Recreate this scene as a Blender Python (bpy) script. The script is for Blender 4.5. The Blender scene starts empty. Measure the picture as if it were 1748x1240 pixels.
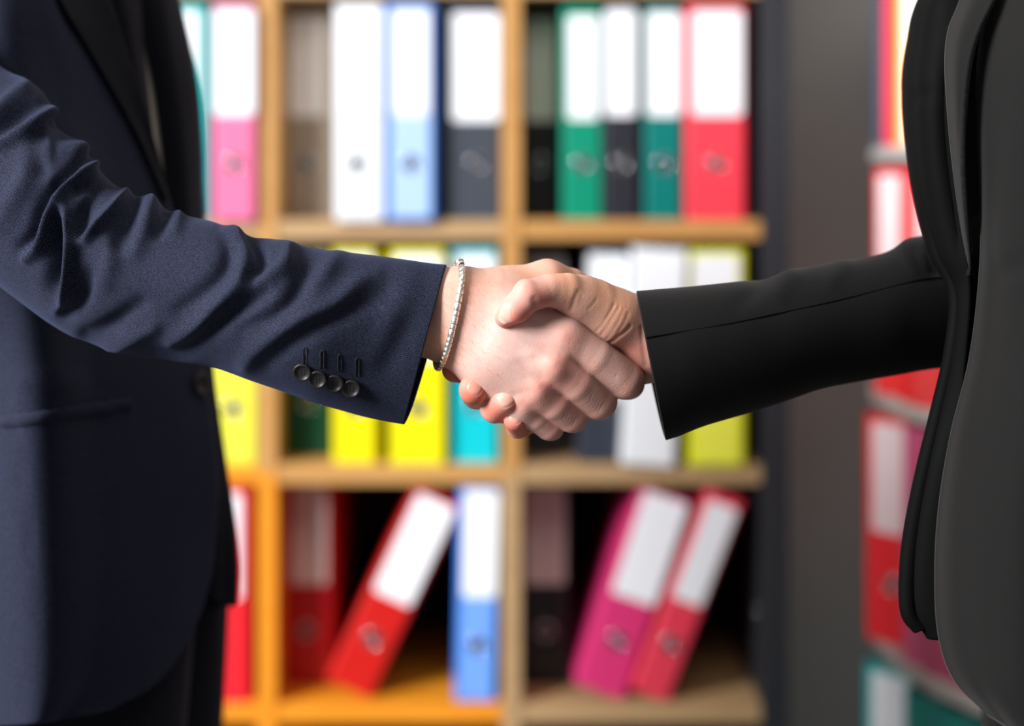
import bpy, bmesh, math, random
import numpy as np
from mathutils import Vector, Matrix, Euler

random.seed(7)
rng = np.random.default_rng(7)
scene = bpy.context.scene
COL = scene.collection

# ------------------------------------------------------------------ camera, light, exposure
FPX = 50.0 / 36.0 * 1748.0          # focal length in pixels
D0 = 0.85                           # camera to handshake plane
CAMZ = 1.20
HOR = 300.0                         # horizon row

cam_d = bpy.data.cameras.new('camera')
cam_d.lens = 50.0
cam_d.sensor_width = 36.0
cam_d.sensor_fit = 'HORIZONTAL'
cam_d.shift_y = -(620.0 - HOR) / 1748.0
cam_d.dof.use_dof = True
cam_d.dof.focus_distance = D0 - 0.02
cam_d.dof.aperture_fstop = 2.45
cam_d.clip_start = 0.05
cam = bpy.data.objects.new('camera', cam_d)
cam.location = (0, -D0, CAMZ)
cam.rotation_euler = (math.pi / 2, 0, 0)
COL.objects.link(cam)
scene.camera = cam

world = bpy.data.worlds.new('world')
world.use_nodes = True
bg = world.node_tree.nodes['Background']
bg.inputs[0].default_value = (0.88, 0.93, 1.0, 1)
bg.inputs[1].default_value = 0.125
scene.world = world


def area_light(name, loc, target, size_x, size_y, power, colr):
    ld = bpy.data.lights.new(name, 'AREA')
    ld.shape = 'RECTANGLE'
    ld.size = size_x
    ld.size_y = size_y
    ld.energy = power
    ld.color = colr
    o = bpy.data.objects.new(name, ld)
    o.location = loc
    o.rotation_euler = (Vector(target) - Vector(loc)).to_track_quat('-Z', 'Y').to_euler()
    COL.objects.link(o)
    return o


area_light('window_daylight', (-3.9, -2.35, 3.15), (0.0, 0.5, 1.0), 2.2, 2.0, 500, (0.95, 0.97, 1.0))
area_light('ceiling_lamp', (0.3, -0.3, 2.7), (0.2, 0.35, 0.9), 1.2, 0.9, 7, (1.0, 0.92, 0.82))

vs = scene.view_settings
vs.view_transform = 'Standard'
vs.look = 'None'
vs.gamma = 1.0
vs.use_curve_mapping = False
vs.exposure = 0.42


# ------------------------------------------------------------------ helpers
def at(px, py, d=0.0):
    """world point that stands d metres behind the handshake plane, on the ray through a pixel"""
    k = (D0 + d) / FPX
    return Vector(((px - 874.0) * k, d, CAMZ - (py - HOR) * k))


def at_np(P):
    P = np.asarray(P, float)
    k = (D0 + P[..., 2]) / FPX
    return np.stack([(P[..., 0] - 874.0) * k, P[..., 2], CAMZ - (P[..., 1] - HOR) * k], -1)


def lin(r, g, b):
    f = lambda c: (c / 255 / 12.92) if c / 255 <= 0.04045 else ((c / 255 + 0.055) / 1.055) ** 2.4
    return (f(r), f(g), f(b), 1.0)


def tag(o, label=None, cat=None, group=None, kind=None):
    if label: o['label'] = label
    if cat: o['category'] = cat
    if group: o['group'] = group
    if kind: o['kind'] = kind
    return o


def empty(name, loc=(0, 0, 0)):
    o = bpy.data.objects.new(name, None)
    o.empty_display_size = 0.05
    o.location = loc
    COL.objects.link(o)
    return o


def mesh_obj(name, verts, faces, mat, parent=None, smooth=True, uvs=None):
    me = bpy.data.meshes.new(name)
    me.from_pydata([tuple(v) for v in verts], [], [tuple(int(i) for i in f) for f in faces])
    if smooth:
        me.polygons.foreach_set('use_smooth', [True] * len(me.polygons))
    if uvs is not None:
        uvl = me.uv_layers.new(name='UVMap')
        idx = np.zeros(len(me.loops), dtype=np.int32)
        me.loops.foreach_get('vertex_index', idx)
        uvl.data.foreach_set('uv', np.asarray(uvs, dtype=np.float32)[idx].ravel())
    me.update()
    if mat: me.materials.append(mat)
    o = bpy.data.objects.new(name, me)
    COL.objects.link(o)
    if parent: o.parent = parent
    return o


def bm_obj(name, bm, mat, parent=None, smooth=False):
    me = bpy.data.meshes.new(name)
    bm.to_mesh(me)
    bm.free()
    if smooth:
        me.polygons.foreach_set('use_smooth', [True] * len(me.polygons))
    if mat: me.materials.append(mat)
    o = bpy.data.objects.new(name, me)
    COL.objects.link(o)
    if parent: o.parent = parent
    return o


def add_box(bm, x0, x1, y0, y1, z0, z1, bevel=0.0, seg=2):
    r = bmesh.ops.create_cube(bm, size=1.0)
    vsx = r['verts']
    for v in vsx:
        v.co = Vector(((x0 + x1) / 2 + v.co.x * (x1 - x0), (y0 + y1) / 2 + v.co.y * (y1 - y0), (z0 + z1) / 2 + v.co.z * (z1 - z0)))
    if bevel > 0:
        es = list({e for v in vsx for e in v.link_edges})
        bmesh.ops.bevel(bm, geom=es, offset=bevel, segments=seg, affect='EDGES', profile=0.5)


def box_obj(name, x0, x1, y0, y1, z0, z1, mat, parent=None, bevel=0.0):
    bm = bmesh.new()
    add_box(bm, x0, x1, y0, y1, z0, z1, bevel)
    return bm_obj(name, bm, mat, parent)


def lathe(bm, prof, n=32, M=None, closed=True):
    rings = []
    for (r, z) in prof:
        ring = []
        for i in range(n):
            a = 2 * math.pi * i / n
            co = Vector((r * math.cos(a), r * math.sin(a), z))
            ring.append(bm.verts.new(M @ co if M else co))
        rings.append(ring)
    for a, b in zip(rings[:-1], rings[1:]):
        for i in range(n):
            bm.faces.new((a[i], a[(i + 1) % n], b[(i + 1) % n], b[i]))
    if closed:
        bm.faces.new(list(reversed(rings[0])))
        bm.faces.new(rings[-1])


def tube_mesh(path, rad, n=8):
    """closed-end tube along a list of points"""
    path = [Vector(p) for p in path]
    V, F = [], []
    up = Vector((0.3, -1, 0.2)).normalized()
    for i, p in enumerate(path):
        t = (path[min(i + 1, len(path) - 1)] - path[max(i - 1, 0)]).normalized()
        s = t.cross(up).normalized()
        w = s.cross(t)
        r = rad[i] if hasattr(rad, '__len__') else rad
        for k in range(n):
            a = 2 * math.pi * k / n
            V.append(p + (s * math.cos(a) + w * math.sin(a)) * r)
    for i in range(len(path) - 1):
        for k in range(n):
            F.append((i * n + k, i * n + (k + 1) % n, (i + 1) * n + (k + 1) % n, (i + 1) * n + k))
    F.append(tuple(range(n - 1, -1, -1)))
    F.append(tuple(range((len(path) - 1) * n, len(path) * n)))
    return V, F


def cr(P, n):
    """Catmull-Rom resample of control rows (axis 0) at n uniform parameters"""
    P = np.asarray(P, float)
    m = len(P)
    t = np.linspace(0, m - 1, n)
    i = np.clip(np.floor(t).astype(int), 0, m - 2)
    u = (t - i).reshape((-1,) + (1,) * (P.ndim - 1))
    pad = np.concatenate([2 * P[:1] - P[1:2], P, 2 * P[-1:] - P[-2:-1]])
    a, b, c, d = pad[i], pad[i + 1], pad[i + 2], pad[i + 3]
    return 0.5 * (2 * b + (c - a) * u + (2 * a - 5 * b + 4 * c - d) * u * u + (3 * b - a - 3 * c + d) * u ** 3)


# ------------------------------------------------------------------ materials
def new_mat(name):
    m = bpy.data.materials.new(name)
    m.use_nodes = True
    return m, m.node_tree, m.node_tree.nodes['Principled BSDF']


def simple_mat(name, c, rough=0.5, metal=0.0, noise=0.06, scale=30.0, bump=0.0, spec=0.5, coat=0.0):
    m, nt, b = new_mat(name)
    tc = nt.nodes.new('ShaderNodeTexCoord')
    nz = nt.nodes.new('ShaderNodeTexNoise')
    nz.inputs['Scale'].default_value = scale
    nz.inputs['Detail'].default_value = 4
    nt.links.new(tc.outputs['Object'], nz.inputs['Vector'])
    mx = nt.nodes.new('ShaderNodeMix'); mx.data_type = 'RGBA'
    mx.inputs[6].default_value = tuple(max(0, x * (1 - noise)) for x in c[:3]) + (1,)
    mx.inputs[7].default_value = tuple(min(1, x * (1 + noise)) for x in c[:3]) + (1,)
    nt.links.new(nz.outputs['Fac'], mx.inputs[0])
    nt.links.new(mx.outputs[2], b.inputs['Base Color'])
    b.inputs['Roughness'].default_value = rough
    b.inputs['Metallic'].default_value = metal
    b.inputs['Specular IOR Level'].default_value = spec
    b.inputs['Coat Weight'].default_value = coat
    if bump > 0:
        bp = nt.nodes.new('ShaderNodeBump')
        bp.inputs['Strength'].default_value = bump
        bp.inputs['Distance'].default_value = 0.002
        nt.links.new(nz.outputs['Fac'], bp.inputs['Height'])
        nt.links.new(bp.outputs['Normal'], b.inputs['Normal'])
    return m


def wood_mat(name, c1, c2):
    m, nt, b = new_mat(name)
    tc = nt.nodes.new('ShaderNodeTexCoord')
    mp = nt.nodes.new('ShaderNodeMapping')
    mp.inputs['Scale'].default_value = (2.0, 14.0, 14.0)
    nz = nt.nodes.new('ShaderNodeTexNoise')
    nz.inputs['Scale'].default_value = 5.0
    nz.inputs['Detail'].default_value = 6.0
    nt.links.new(tc.outputs['Object'], mp.inputs['Vector'])
    nt.links.new(mp.outputs['Vector'], nz.inputs['Vector'])
    rp = nt.nodes.new('ShaderNodeValToRGB')
    rp.color_ramp.elements[0].position = 0.3
    rp.color_ramp.elements[0].color = c1
    rp.color_ramp.elements[1].position = 0.7
    rp.color_ramp.elements[1].color = c2
    nt.links.new(nz.outputs['Fac'], rp.inputs['Fac'])
    nt.links.new(rp.outputs['Color'], b.inputs['Base Color'])
    b.inputs['Roughness'].default_value = 0.42
    return m


def cloth_mat(name, base, thread, cell, thread_amt=0.6, sheen=0.3, sheen_col=(0.5, 0.6, 1, 1), bump=0.25, rough=0.85, var=0.25, spec=0.15):
    """woven wool: fine dashes of lighter thread on a dark ground, laid out in metric UVs"""
    m, nt, b = new_mat(name)
    N, L = nt.nodes.new, nt.links.new
    uv = N('ShaderNodeUVMap'); uv.uv_map = 'UVMap'
    mp = N('ShaderNodeMapping')
    mp.inputs['Scale'].default_value = (1 / cell, 1 / cell, 1)
    L(uv.outputs['UV'], mp.inputs['Vector'])
    nzw = N('ShaderNodeTexNoise'); nzw.inputs['Scale'].default_value = 0.7
    L(mp.outputs['Vector'], nzw.inputs['Vector'])
    vm = N('ShaderNodeVectorMath'); vm.operation = 'MULTIPLY_ADD'
    vm.inputs[1].default_value = (0.35, 0.35, 0)
    L(nzw.outputs['Color'], vm.inputs[0]); L(mp.outputs['Vector'], vm.inputs[2])
    br = N('ShaderNodeTexBrick')
    br.inputs['Color1'].default_value = (0, 0, 0, 1)
    br.inputs['Color2'].default_value = (0.25, 0.25, 0.25, 1)
    br.inputs['Mortar'].default_value = (1, 1, 1, 1)
    br.inputs['Scale'].default_value = 1.0
    br.inputs['Mortar Size'].default_value = 0.10
    br.inputs['Mortar Smooth'].default_value = 0.5
    br.inputs['Brick Width'].default_value = 1.0
    br.inputs['Row Height'].default_value = 1.0
    br.offset = 0.5
    L(vm.outputs[0], br.inputs['Vector'])
    nz = N('ShaderNodeTexNoise'); nz.inputs['Scale'].default_value = 2.2; nz.inputs['Detail'].default_value = 2
    L(mp.outputs['Vector'], nz.inputs['Vector'])
    rr = N('ShaderNodeMapRange'); rr.inputs[1].default_value = 0.35; rr.inputs[2].default_value = 0.7
    L(nz.outputs['Fac'], rr.inputs[0])
    mu = N('ShaderNodeMath'); mu.operation = 'MULTIPLY'
    L(br.outputs['Color'], mu.inputs[0]); L(rr.outputs[0], mu.inputs[1])
    mu2 = N('ShaderNodeMath'); mu2.operation = 'MULTIPLY'; mu2.inputs[1].default_value = thread_amt
    L(mu.outputs[0], mu2.inputs[0])
    big = N('ShaderNodeTexNoise'); big.inputs['Scale'].default_value = 0.25; big.inputs['Detail'].default_value = 3
    L(mp.outputs['Vector'], big.inputs['Vector'])
    mx0 = N('ShaderNodeMix'); mx0.data_type = 'RGBA'
    mx0.inputs[6].default_value = tuple(x * (1 - var) for x in base[:3]) + (1,)
    mx0.inputs[7].default_value = tuple(x * (1 + var) for x in base[:3]) + (1,)
    L(big.outputs['Fac'], mx0.inputs[0])
    mx = N('ShaderNodeMix'); mx.data_type = 'RGBA'
    L(mu2.outputs[0], mx.inputs[0]); L(mx0.outputs[2], mx.inputs[6]); mx.inputs[7].default_value = thread
    L(mx.outputs[2], b.inputs['Base Color'])
    b.inputs['Roughness'].default_value = rough
    b.inputs['Specular IOR Level'].default_value = spec
    b.inputs['Sheen Weight'].default_value = sheen
    b.inputs['Sheen Roughness'].default_value = 0.45
    b.inputs['Sheen Tint'].default_value = sheen_col
    bp = N('ShaderNodeBump'); bp.inputs['Strength'].default_value = bump; bp.inputs['Distance'].default_value = 0.0004
    L(br.outputs['Color'], bp.inputs['Height'])
    L(bp.outputs['Normal'], b.inputs['Normal'])
    return m


def skin_mat(name, tone_gain):
    m, nt, b = new_mat(name)
    N, L = nt.nodes.new, nt.links.new
    at_ = N('ShaderNodeAttribute'); at_.attribute_name = 'tint'
    tc = N('ShaderNodeTexCoord')
    nz = N('ShaderNodeTexNoise'); nz.inputs['Scale'].default_value = 110; nz.inputs['Detail'].default_value = 5
    L(tc.outputs['Object'], nz.inputs['Vector'])
    mx = N('ShaderNodeMix'); mx.data_type = 'RGBA'; mx.blend_type = 'MULTIPLY'
    mx.inputs[0].default_value = 1.0
    rp = N('ShaderNodeValToRGB')
    rp.color_ramp.elements[0].position = 0.3; rp.color_ramp.elements[0].color = (tone_gain, tone_gain * 0.86, tone_gain * 0.84, 1)
    rp.color_ramp.elements[1].position = 0.68; rp.color_ramp.elements[1].color = (tone_gain, tone_gain * 1.0, tone_gain * 0.98, 1)
    L(nz.outputs['Fac'], rp.inputs['Fac'])
    L(at_.outputs['Color'], mx.inputs[6]); L(rp.outputs['Color'], mx.inputs[7])
    L(mx.outputs[2], b.inputs['Base Color'])
    # nail mask rides in the attribute alpha: smoother, glossier
    mr = N('ShaderNodeMapRange'); mr.inputs[1].default_value = 0; mr.inputs[2].default_value = 1
    mr.inputs[3].default_value = 0.36; mr.inputs[4].default_value = 0.58
    L(at_.outputs['Alpha'], mr.inputs[0]); L(mr.outputs[0], b.inputs['Roughness'])
    b.inputs['Subsurface Weight'].default_value = 0.22
    b.inputs['Subsurface Radius'].default_value = (1.0, 0.35, 0.2)
    b.inputs['Subsurface Scale'].default_value = 0.004
    b.inputs['Specular IOR Level'].default_value = 0.3
    vo = N('ShaderNodeTexVoronoi'); vo.inputs['Scale'].default_value = 900; vo.feature = 'F1'
    L(tc.outputs['Object'], vo.inputs['Vector'])
    n2 = N('ShaderNodeTexNoise'); n2.inputs['Scale'].default_value = 260; n2.inputs['Detail'].default_value = 4
    L(tc.outputs['Object'], n2.inputs['Vector'])
    ad = N('ShaderNodeMath'); ad.operation = 'ADD'
    L(vo.outputs['Distance'], ad.inputs[0]); L(n2.outputs['Fac'], ad.inputs[1])
    mu = N('ShaderNodeMath'); mu.operation = 'MULTIPLY'
    L(ad.outputs[0], mu.inputs[0]); L(at_.outputs['Alpha'], mu.inputs[1])
    bp = N('ShaderNodeBump'); bp.inputs['Strength'].default_value = 0.15; bp.inputs['Distance'].default_value = 0.0004
    L(mu.outputs[0], bp.inputs['Height']); L(bp.outputs['Normal'], b.inputs['Normal'])
    return m


M = {}
M['wall'] = simple_mat('wall_grey_paint', lin(224, 220, 216), 0.9, noise=0.06, scale=3, bump=0.05)
M['floor'] = simple_mat('floor_carpet', lin(95, 92, 90), 0.95, noise=0.2, scale=200, bump=0.3)
M['wood'] = wood_mat('beech_laminate', lin(180, 144, 102), lin(192, 156, 112))
M['wood_orange_cast'] = wood_mat('beech_orange_cast', lin(232, 142, 26), lin(238, 150, 36))  # same beech, with an orange light cast painted into the colour
M['wood_warm_cast'] = wood_mat('beech_warm_cast', lin(192, 140, 78), lin(202, 150, 88))  # same beech, weaker warm light cast painted in
M['charcoal'] = simple_mat('charcoal_panel', lin(40, 41, 46), 0.55, noise=0.08, scale=12)
M['black_back'] = simple_mat('black_hardboard', lin(24, 21, 20), 0.8)
M['paper'] = simple_mat('label_paper', lin(246, 247, 250), 0.7, noise=0.02)
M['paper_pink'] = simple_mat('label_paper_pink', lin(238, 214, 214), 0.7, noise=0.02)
M['paper_shaded'] = simple_mat('label_paper_shaded', lin(222, 214, 206), 0.7, noise=0.03)  # the white label paper with recess shade painted into it
M['pages'] = simple_mat('paper_block', lin(230, 228, 220), 0.9, noise=0.08, scale=300)
M['chrome'] = simple_mat('chrome_ring', (0.75, 0.77, 0.8, 1), 0.12, 1.0, noise=0.02)
M['hole'] = simple_mat('finger_hole_shade', lin(16, 16, 16), 0.8)
M['carousel'] = simple_mat('carousel_grey', lin(176, 172, 166), 0.5, noise=0.04)
M['navy_cloth'] = cloth_mat('navy_wool', lin(15, 16, 27), lin(128, 138, 180), 0.0012, 0.40, 0.10, (0.42, 0.52, 0.95, 1))
M['navy_plain'] = cloth_mat('navy_wool_lapel', lin(17, 17, 22), lin(90, 94, 112), 0.0013, 0.25, 0.06, (0.45, 0.5, 0.8, 1))
M['black_cloth'] = cloth_mat('black_wool', lin(13, 12, 12), lin(42, 41, 40), 0.0009, 0.3, 0.06, (0.9, 0.85, 0.8, 1), bump=0.12, var=0.1)
M['grey_cloth'] = cloth_mat('charcoal_wool', lin(17, 16, 15), lin(48, 45, 43), 0.0009, 0.35, 0.08, (0.9, 0.88, 0.85, 1), bump=0.12, var=0.1)
M['satin'] = cloth_mat('black_facing', lin(7, 7, 7), lin(16, 16, 16), 0.0009, 0.2, 0.0, (0.9, 0.9, 0.9, 1), bump=0.05, rough=0.7, var=0.1, spec=0.06)
M['tie'] = cloth_mat('dotted_tie', lin(36, 34, 40), lin(110, 106, 118), 0.0032, 0.5, 0.1, (1, 1, 1, 1), bump=0.5)
M['shirt'] = simple_mat('shirt_cotton', lin(252, 240, 224), 0.8, noise=0.04, scale=400)
M['button'] = simple_mat('horn_button', lin(30, 26, 26), 0.42, noise=0.5, scale=260, spec=0.4)
M['thread'] = simple_mat('dark_thread', lin(20, 20, 26), 0.9)
M['shoe'] = simple_mat('black_leather', lin(22, 20, 20), 0.35)
M['skin_a'] = skin_mat('skin_left', 1.0)
M['skin_b'] = skin_mat('skin_right', 1.0)
M['silver'] = simple_mat('brushed_silver', (0.97, 0.93, 0.84, 1), 0.36, 1.0, noise=0.06, scale=700, bump=0.25)
M['gold'] = simple_mat('pale_gold', (0.95, 0.66, 0.40, 1), 0.36, 1.0, noise=0.12, scale=700, bump=0.25)
M['oxide'] = simple_mat('oxidised_silver', (0.10, 0.10, 0.09, 1), 0.35, 1.0, noise=0.2, scale=900)
M['hair'] = simple_mat('arm_hair', lin(110, 76, 58), 0.6)

# ------------------------------------------------------------------ room
YS = 1.25                         # front of the shelves
ws = box_obj('wall_back', -3.2, 3.2, 1.72, 1.84, 0, 2.9, M['wall']); tag(ws, 'grey painted wall behind the shelves', kind='structure')
fl = box_obj('floor', -3.2, 3.2, -3.0, 1.84, -0.08, 0, M['floor']); tag(fl, 'grey carpet floor', kind='structure')


def sx(px, d=YS): return (px - 874.0) * (D0 + d) / FPX
def sz(py, d=YS): return CAMZ - (py - HOR) * (D0 + d) / FPX


# shelf unit ---------------------------------------------------------
XL, V1, V2, XR = sx(48), sx(456), sx(873), sx(1300)
DEPTH = 0.38
tb = 0.029
shelf_top = {-1: sz(-42) + 0.36, 0: sz(-42), 1: sz(376), 2: sz(794), 3: sz(1203), 4: sz(1203) - 0.36}  # unseen topmost tier added to keep the wall beside it shaded
unit = empty('bookcase', ((XL + XR) / 2, YS + DEPTH / 2, 0))
tag(unit, 'light wood bookcase with charcoal side panels full of ring binders', 'bookcase')


def part(name, x0, x1, y0, y1, z0, z1, mat, parent, bevel=0.0012):
    L = parent.location
    return box_obj(name, x0 - L.x, x1 - L.x, y0 - L.y, y1 - L.y, z0 - L.z, z1 - L.z, mat, parent, bevel)


hw = 0.014
cols = [(XL, V1 - hw), (V1 + hw, V2 - hw), (V2 + hw, XR)]
tone = {(1, 0): 'wood', (1, 1): 'wood', (1, 2): 'wood_warm_cast', (2, 0): 'wood_orange_cast', (2, 1): 'wood_warm_cast', (2, 2): 'wood',
        (3, 0): 'wood_orange_cast', (3, 1): 'wood_orange_cast', (3, 2): 'wood'}  # lower left boards carry the painted warm cast
for r in range(-1, 5):
    for c, (a, b_) in enumerate(cols):
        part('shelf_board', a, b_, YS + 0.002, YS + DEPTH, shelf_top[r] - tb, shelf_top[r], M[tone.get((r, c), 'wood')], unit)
zb, zt = 0.0, shelf_top[-1]
for vx, mlow, mup in ((V1, 'wood_orange_cast', 'wood_warm_cast'), (V2, 'wood', 'wood_warm_cast')):
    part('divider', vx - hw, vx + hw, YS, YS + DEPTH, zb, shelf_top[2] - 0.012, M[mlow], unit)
    part('divider', vx - hw, vx + hw, YS, YS + DEPTH, shelf_top[2] - 0.012, zt, M[mup], unit)
part('side_panel', XR, XR + 0.040, YS - 0.004, YS + DEPTH, 0, zt + 0.06, M['charcoal'], unit)
part('side_panel', XL - 0.040, XL, YS - 0.004, YS + DEPTH, 0, zt + 0.06, M['charcoal'], unit)
part('back_panel', XL, XR, YS + DEPTH, YS + DEPTH + 0.008, 0, zt, M['black_back'], unit)
part('plinth', XL, XR, YS + 0.02, YS + 0.04, 0.0, shelf_top[4] - tb, M['charcoal'], unit)
bm = bmesh.new()
lathe(bm, [(0.0075, 0), (0.0075, 0.001), (0.006, 0.0016), (0.003, 0.0012)], 20, Matrix.Translation((XR - unit.location.x, YS + 0.05 - unit.location.y, sz(1042, YS + 0.05) - unit.location.z)) @ Matrix.Rotation(-math.pi / 2, 4, 'Y'))
bm_obj('rivet_glint_cap', bm, M['chrome'], unit, True)  # added cap, imitates the blurred glint of a binder rivet

# binders ------------------------------------------------------------
BH, BD = 0.318, 0.285
binder_mats = {}


def bmat(rgb):
    if rgb not in binder_mats:
        binder_mats[rgb] = simple_mat('binder_%d_%d_%d' % rgb, lin(*rgb), 0.38, noise=0.04, scale=60, bump=0.03)
    return binder_mats[rgb]


def round_rect(bm, x0, x1, z0, z1, r, y0, y1, n=5):
    loop = []
    for cx, cz, a0 in ((x1 - r, z1 - r, 0), (x0 + r, z1 - r, 90), (x0 + r, z0 + r, 180), (x1 - r, z0 + r, 270)):
        for k in range(n + 1):
            a = math.radians(a0 + 90 * k / n)
            loop.append((cx + r * math.cos(a), cz + r * math.sin(a)))
    f = [bm.verts.new((x, y0, z)) for x, z in loop]
    g = [bm.verts.new((x, y1, z)) for x, z in loop]
    bm.faces.new(f)
    bm.faces.new(list(reversed(g)))
    m = len(f)
    for i in range(m):
        bm.faces.new((f[i], g[i], g[(i + 1) % m], f[(i + 1) % m]))


def make_binder(label, w, rgb, lab=(0.07, 0.93, 0.485, 0.975), paper='paper', hole=True, hz=0.262, hx=0.5, h=BH, taper=1.0, edge=None, group=None):
    root = empty('ring_binder')
    tag(root, label, 'binder', group)
    t = 0.0028
    mat = bmat(rgb)

    def wx(y):                                   # half width at depth y
        return w / 2 * (1 + (taper - 1) * y / BD)

    # spine with softly rounded edges, wrapping into the two boards
    bm = bmesh.new()
    prof = []
    rr = 0.005
    for k in range(5):
        a = math.radians(180 + 90 * k / 4)
        prof.append((-w / 2 + rr + rr * math.cos(a), rr + rr * math.sin(a)))
    for k in range(5):
        a = math.radians(270 + 90 * k / 4)
        prof.append((w / 2 - rr + rr * math.cos(a), rr + rr * math.sin(a)))
    outer = [(-wx(BD), BD)] + prof + [(wx(BD), BD)]
    inner = [(-wx(BD) + t, BD)] + [(max(-w / 2 + t, min(w / 2 - t, x)), max(y, t)) for x, y in prof] + [(wx(BD) - t, BD)]
    for z0, z1 in ((0, h),):
        vo0 = [bm.verts.new((x, y, z0)) for x, y in outer]
        vo1 = [bm.verts.new((x, y, z1)) for x, y in outer]
        vi0 = [bm.verts.new((x, y, z0)) for x, y in inner]
        vi1 = [bm.verts.new((x, y, z1)) for x, y in inner]
        n = len(outer)
        for i in range(n - 1):
            bm.faces.new((vo0[i], vo0[i + 1], vo1[i + 1], vo1[i]))
            bm.faces.new((vi0[i + 1], vi0[i], vi1[i], vi1[i + 1]))
            bm.faces.new((vo0[i + 1], vo0[i], vi0[i], vi0[i + 1]))
            bm.faces.new((vo1[i], vo1[i + 1], vi1[i + 1], vi1[i]))
        bm.faces.new((vo0[0], vo1[0], vi1[0], vi0[0]))
        bm.faces.new((vo1[-1], vo0[-1], vi0[-1], vi1[-1]))
    cover = bm_obj('cover', bm, mat, root)
    bm = bmesh.new()
    yb, yf = BD - 0.012, 0.03
    pts = [(-wx(yf) + 0.006, yf), (wx(yf) - 0.006, yf), (wx(yb) - 0.004, yb), (-wx(yb) + 0.004, yb)]
    lo_ = [bm.verts.new((x, y, 0.008)) for x, y in pts]
    hi_ = [bm.verts.new((x, y, h - 0.016)) for x, y in pts]
    bm.faces.new(list(reversed(lo_))); bm.faces.new(hi_)
    for i in range(4):
        bm.faces.new((lo_[i], lo_[(i + 1) % 4], hi_[(i + 1) % 4], hi_[i]))
    bm_obj('paper_block', bm, M['pages'], root)
    if edge:                                       # lighter or darker front panel between the folded edges
        bm = bmesh.new()
        round_rect(bm, -w * 0.40, w * 0.40, 0.004, h - 0.004, 0.003, -0.0006, 0.002)
        bm_obj('spine_panel', bm, bmat(edge), root)
    if lab:
        bm = bmesh.new()
        round_rect(bm, -w / 2 + lab[0] * w, -w / 2 + lab[1] * w, lab[2] * h, lab[3] * h, 0.006, -0.0014, 0.001)
        bm_obj('spine_label', bm, M[paper], root)
    if hole:
        Mx = Matrix.Translation(((hx - 0.5) * w, -0.0016, hz * h)) @ Matrix.Rotation(math.pi / 2, 4, 'X')
        bm = bmesh.new()
        prof2 = []
        R, r2 = 0.0112, 0.0015
        for k in range(9):
            a = 2 * math.pi * k / 8
            prof2.append((R + r2 * math.cos(a), r2 * math.sin(a)))
        lathe(bm, prof2, 28, Mx, closed=False)
        ring = bm_obj('finger_ring', bm, M['chrome'], root, True)
        bm = bmesh.new()
        lathe(bm, [(0.0098, -0.002), (0.0098, 0.0003), (0.006, -0.0002), (0.001, -0.0004)], 24, Mx)
        bm_obj('finger_hole_disc', bm, M['hole'], ring)  # dark disc instead of an opening, the hole's shade put into its colour
    return root


def put_binder(label, xl, xr, row, rgb, recess=0.012, lean=0.0, **kw):
    """xl..xr: pixel columns of the spine's foot; lean in degrees, positive tips its head to the right"""
    d = YS + recess
    xa, xb = sx(xl, d), sx(xr, d)
    w = (xb - xa)
    if lean: w *= math.cos(math.radians(lean))
    b = make_binder(label, w, rgb, **kw)
    a = math.radians(lean)
    z = shelf_top[row] + 0.0003
    if lean > 0:
        # rests on its lower right edge
        cx = xb - math.cos(a) * w / 2
        cz = z + math.sin(a) * w / 2
    elif lean < 0:
        cx = xa + math.cos(a) * w / 2
        cz = z - math.sin(a) * w / 2
    else:
        cx, cz = (xa + xb) / 2, z
    b.location = (cx, d, cz)
    b.rotation_euler = (0, a, 0)
    return b


G = 'ring binders in the bookcase'
WIDE = (0.02, 0.98, 0.485, 0.975)
# top row
put_binder('turquoise binder with white label beside the navy suit lapel, top shelf', 270, 355, 1, (0, 178, 172), 0.0, lab=(0.02, 0.82, 0.0, 0.97), hole=False, group=G)
put_binder('pink binder with white label beside the turquoise one, top shelf', 363, 436, 1, (236, 116, 158), -0.012, lab=WIDE, group=G)
put_binder('taupe binder with white label darkened as in shade, top shelf against left divider', 489, 570, 1, (150, 134, 116), 0.075, lab=(0.05, 0.78, 0.49, 0.97), paper='paper_shaded', hx=0.42, group=G)
put_binder('all-white binder between taupe and blue ones, top shelf', 572, 656, 1, (236, 238, 240), -0.012, lab=(0.06, 0.94, 0.485, 0.96), hx=0.42, group=G)
put_binder('blue binder with pale front panel and label, top shelf', 659, 743, 1, (38, 110, 205), -0.014, lab=(0.13, 0.88, 0.485, 0.965), edge=(176, 204, 246), group=G)
put_binder('black binder with bright label, top shelf left of middle divider', 762, 855, 1, (66, 71, 80), 0.012, lab=(0.10, 0.97, 0.46, 0.965), hx=0.56, group=G)
put_binder('black binder with dim label, top shelf right of middle divider', 892, 952, 1, (30, 28, 28), 0.075, lab=(0.05, 0.97, 0.47, 0.96), paper='paper_shaded', group=G)
put_binder('bright green binder with grey-white label, top shelf', 961, 1028, 1, (0, 140, 108), 0.02, lab=(0.12, 0.90, 0.47, 0.955), group=G)
put_binder('black binder between the two green ones, top shelf', 1031, 1090, 1, (40, 41, 48), 0.014, lab=(0.02, 0.92, 0.485, 0.985), group=G)
put_binder('dark teal-green binder beside the coral red one, top shelf', 1101, 1165, 1, (0, 118, 110), 0.014, lab=(0.05, 0.96, 0.485, 0.97), group=G)
put_binder('coral red binder with white label at right end of top shelf', 1172, 1272, 1, (250, 66, 82), 0.006, lab=(0.10, 0.95, 0.485, 0.975), group=G)
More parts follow.
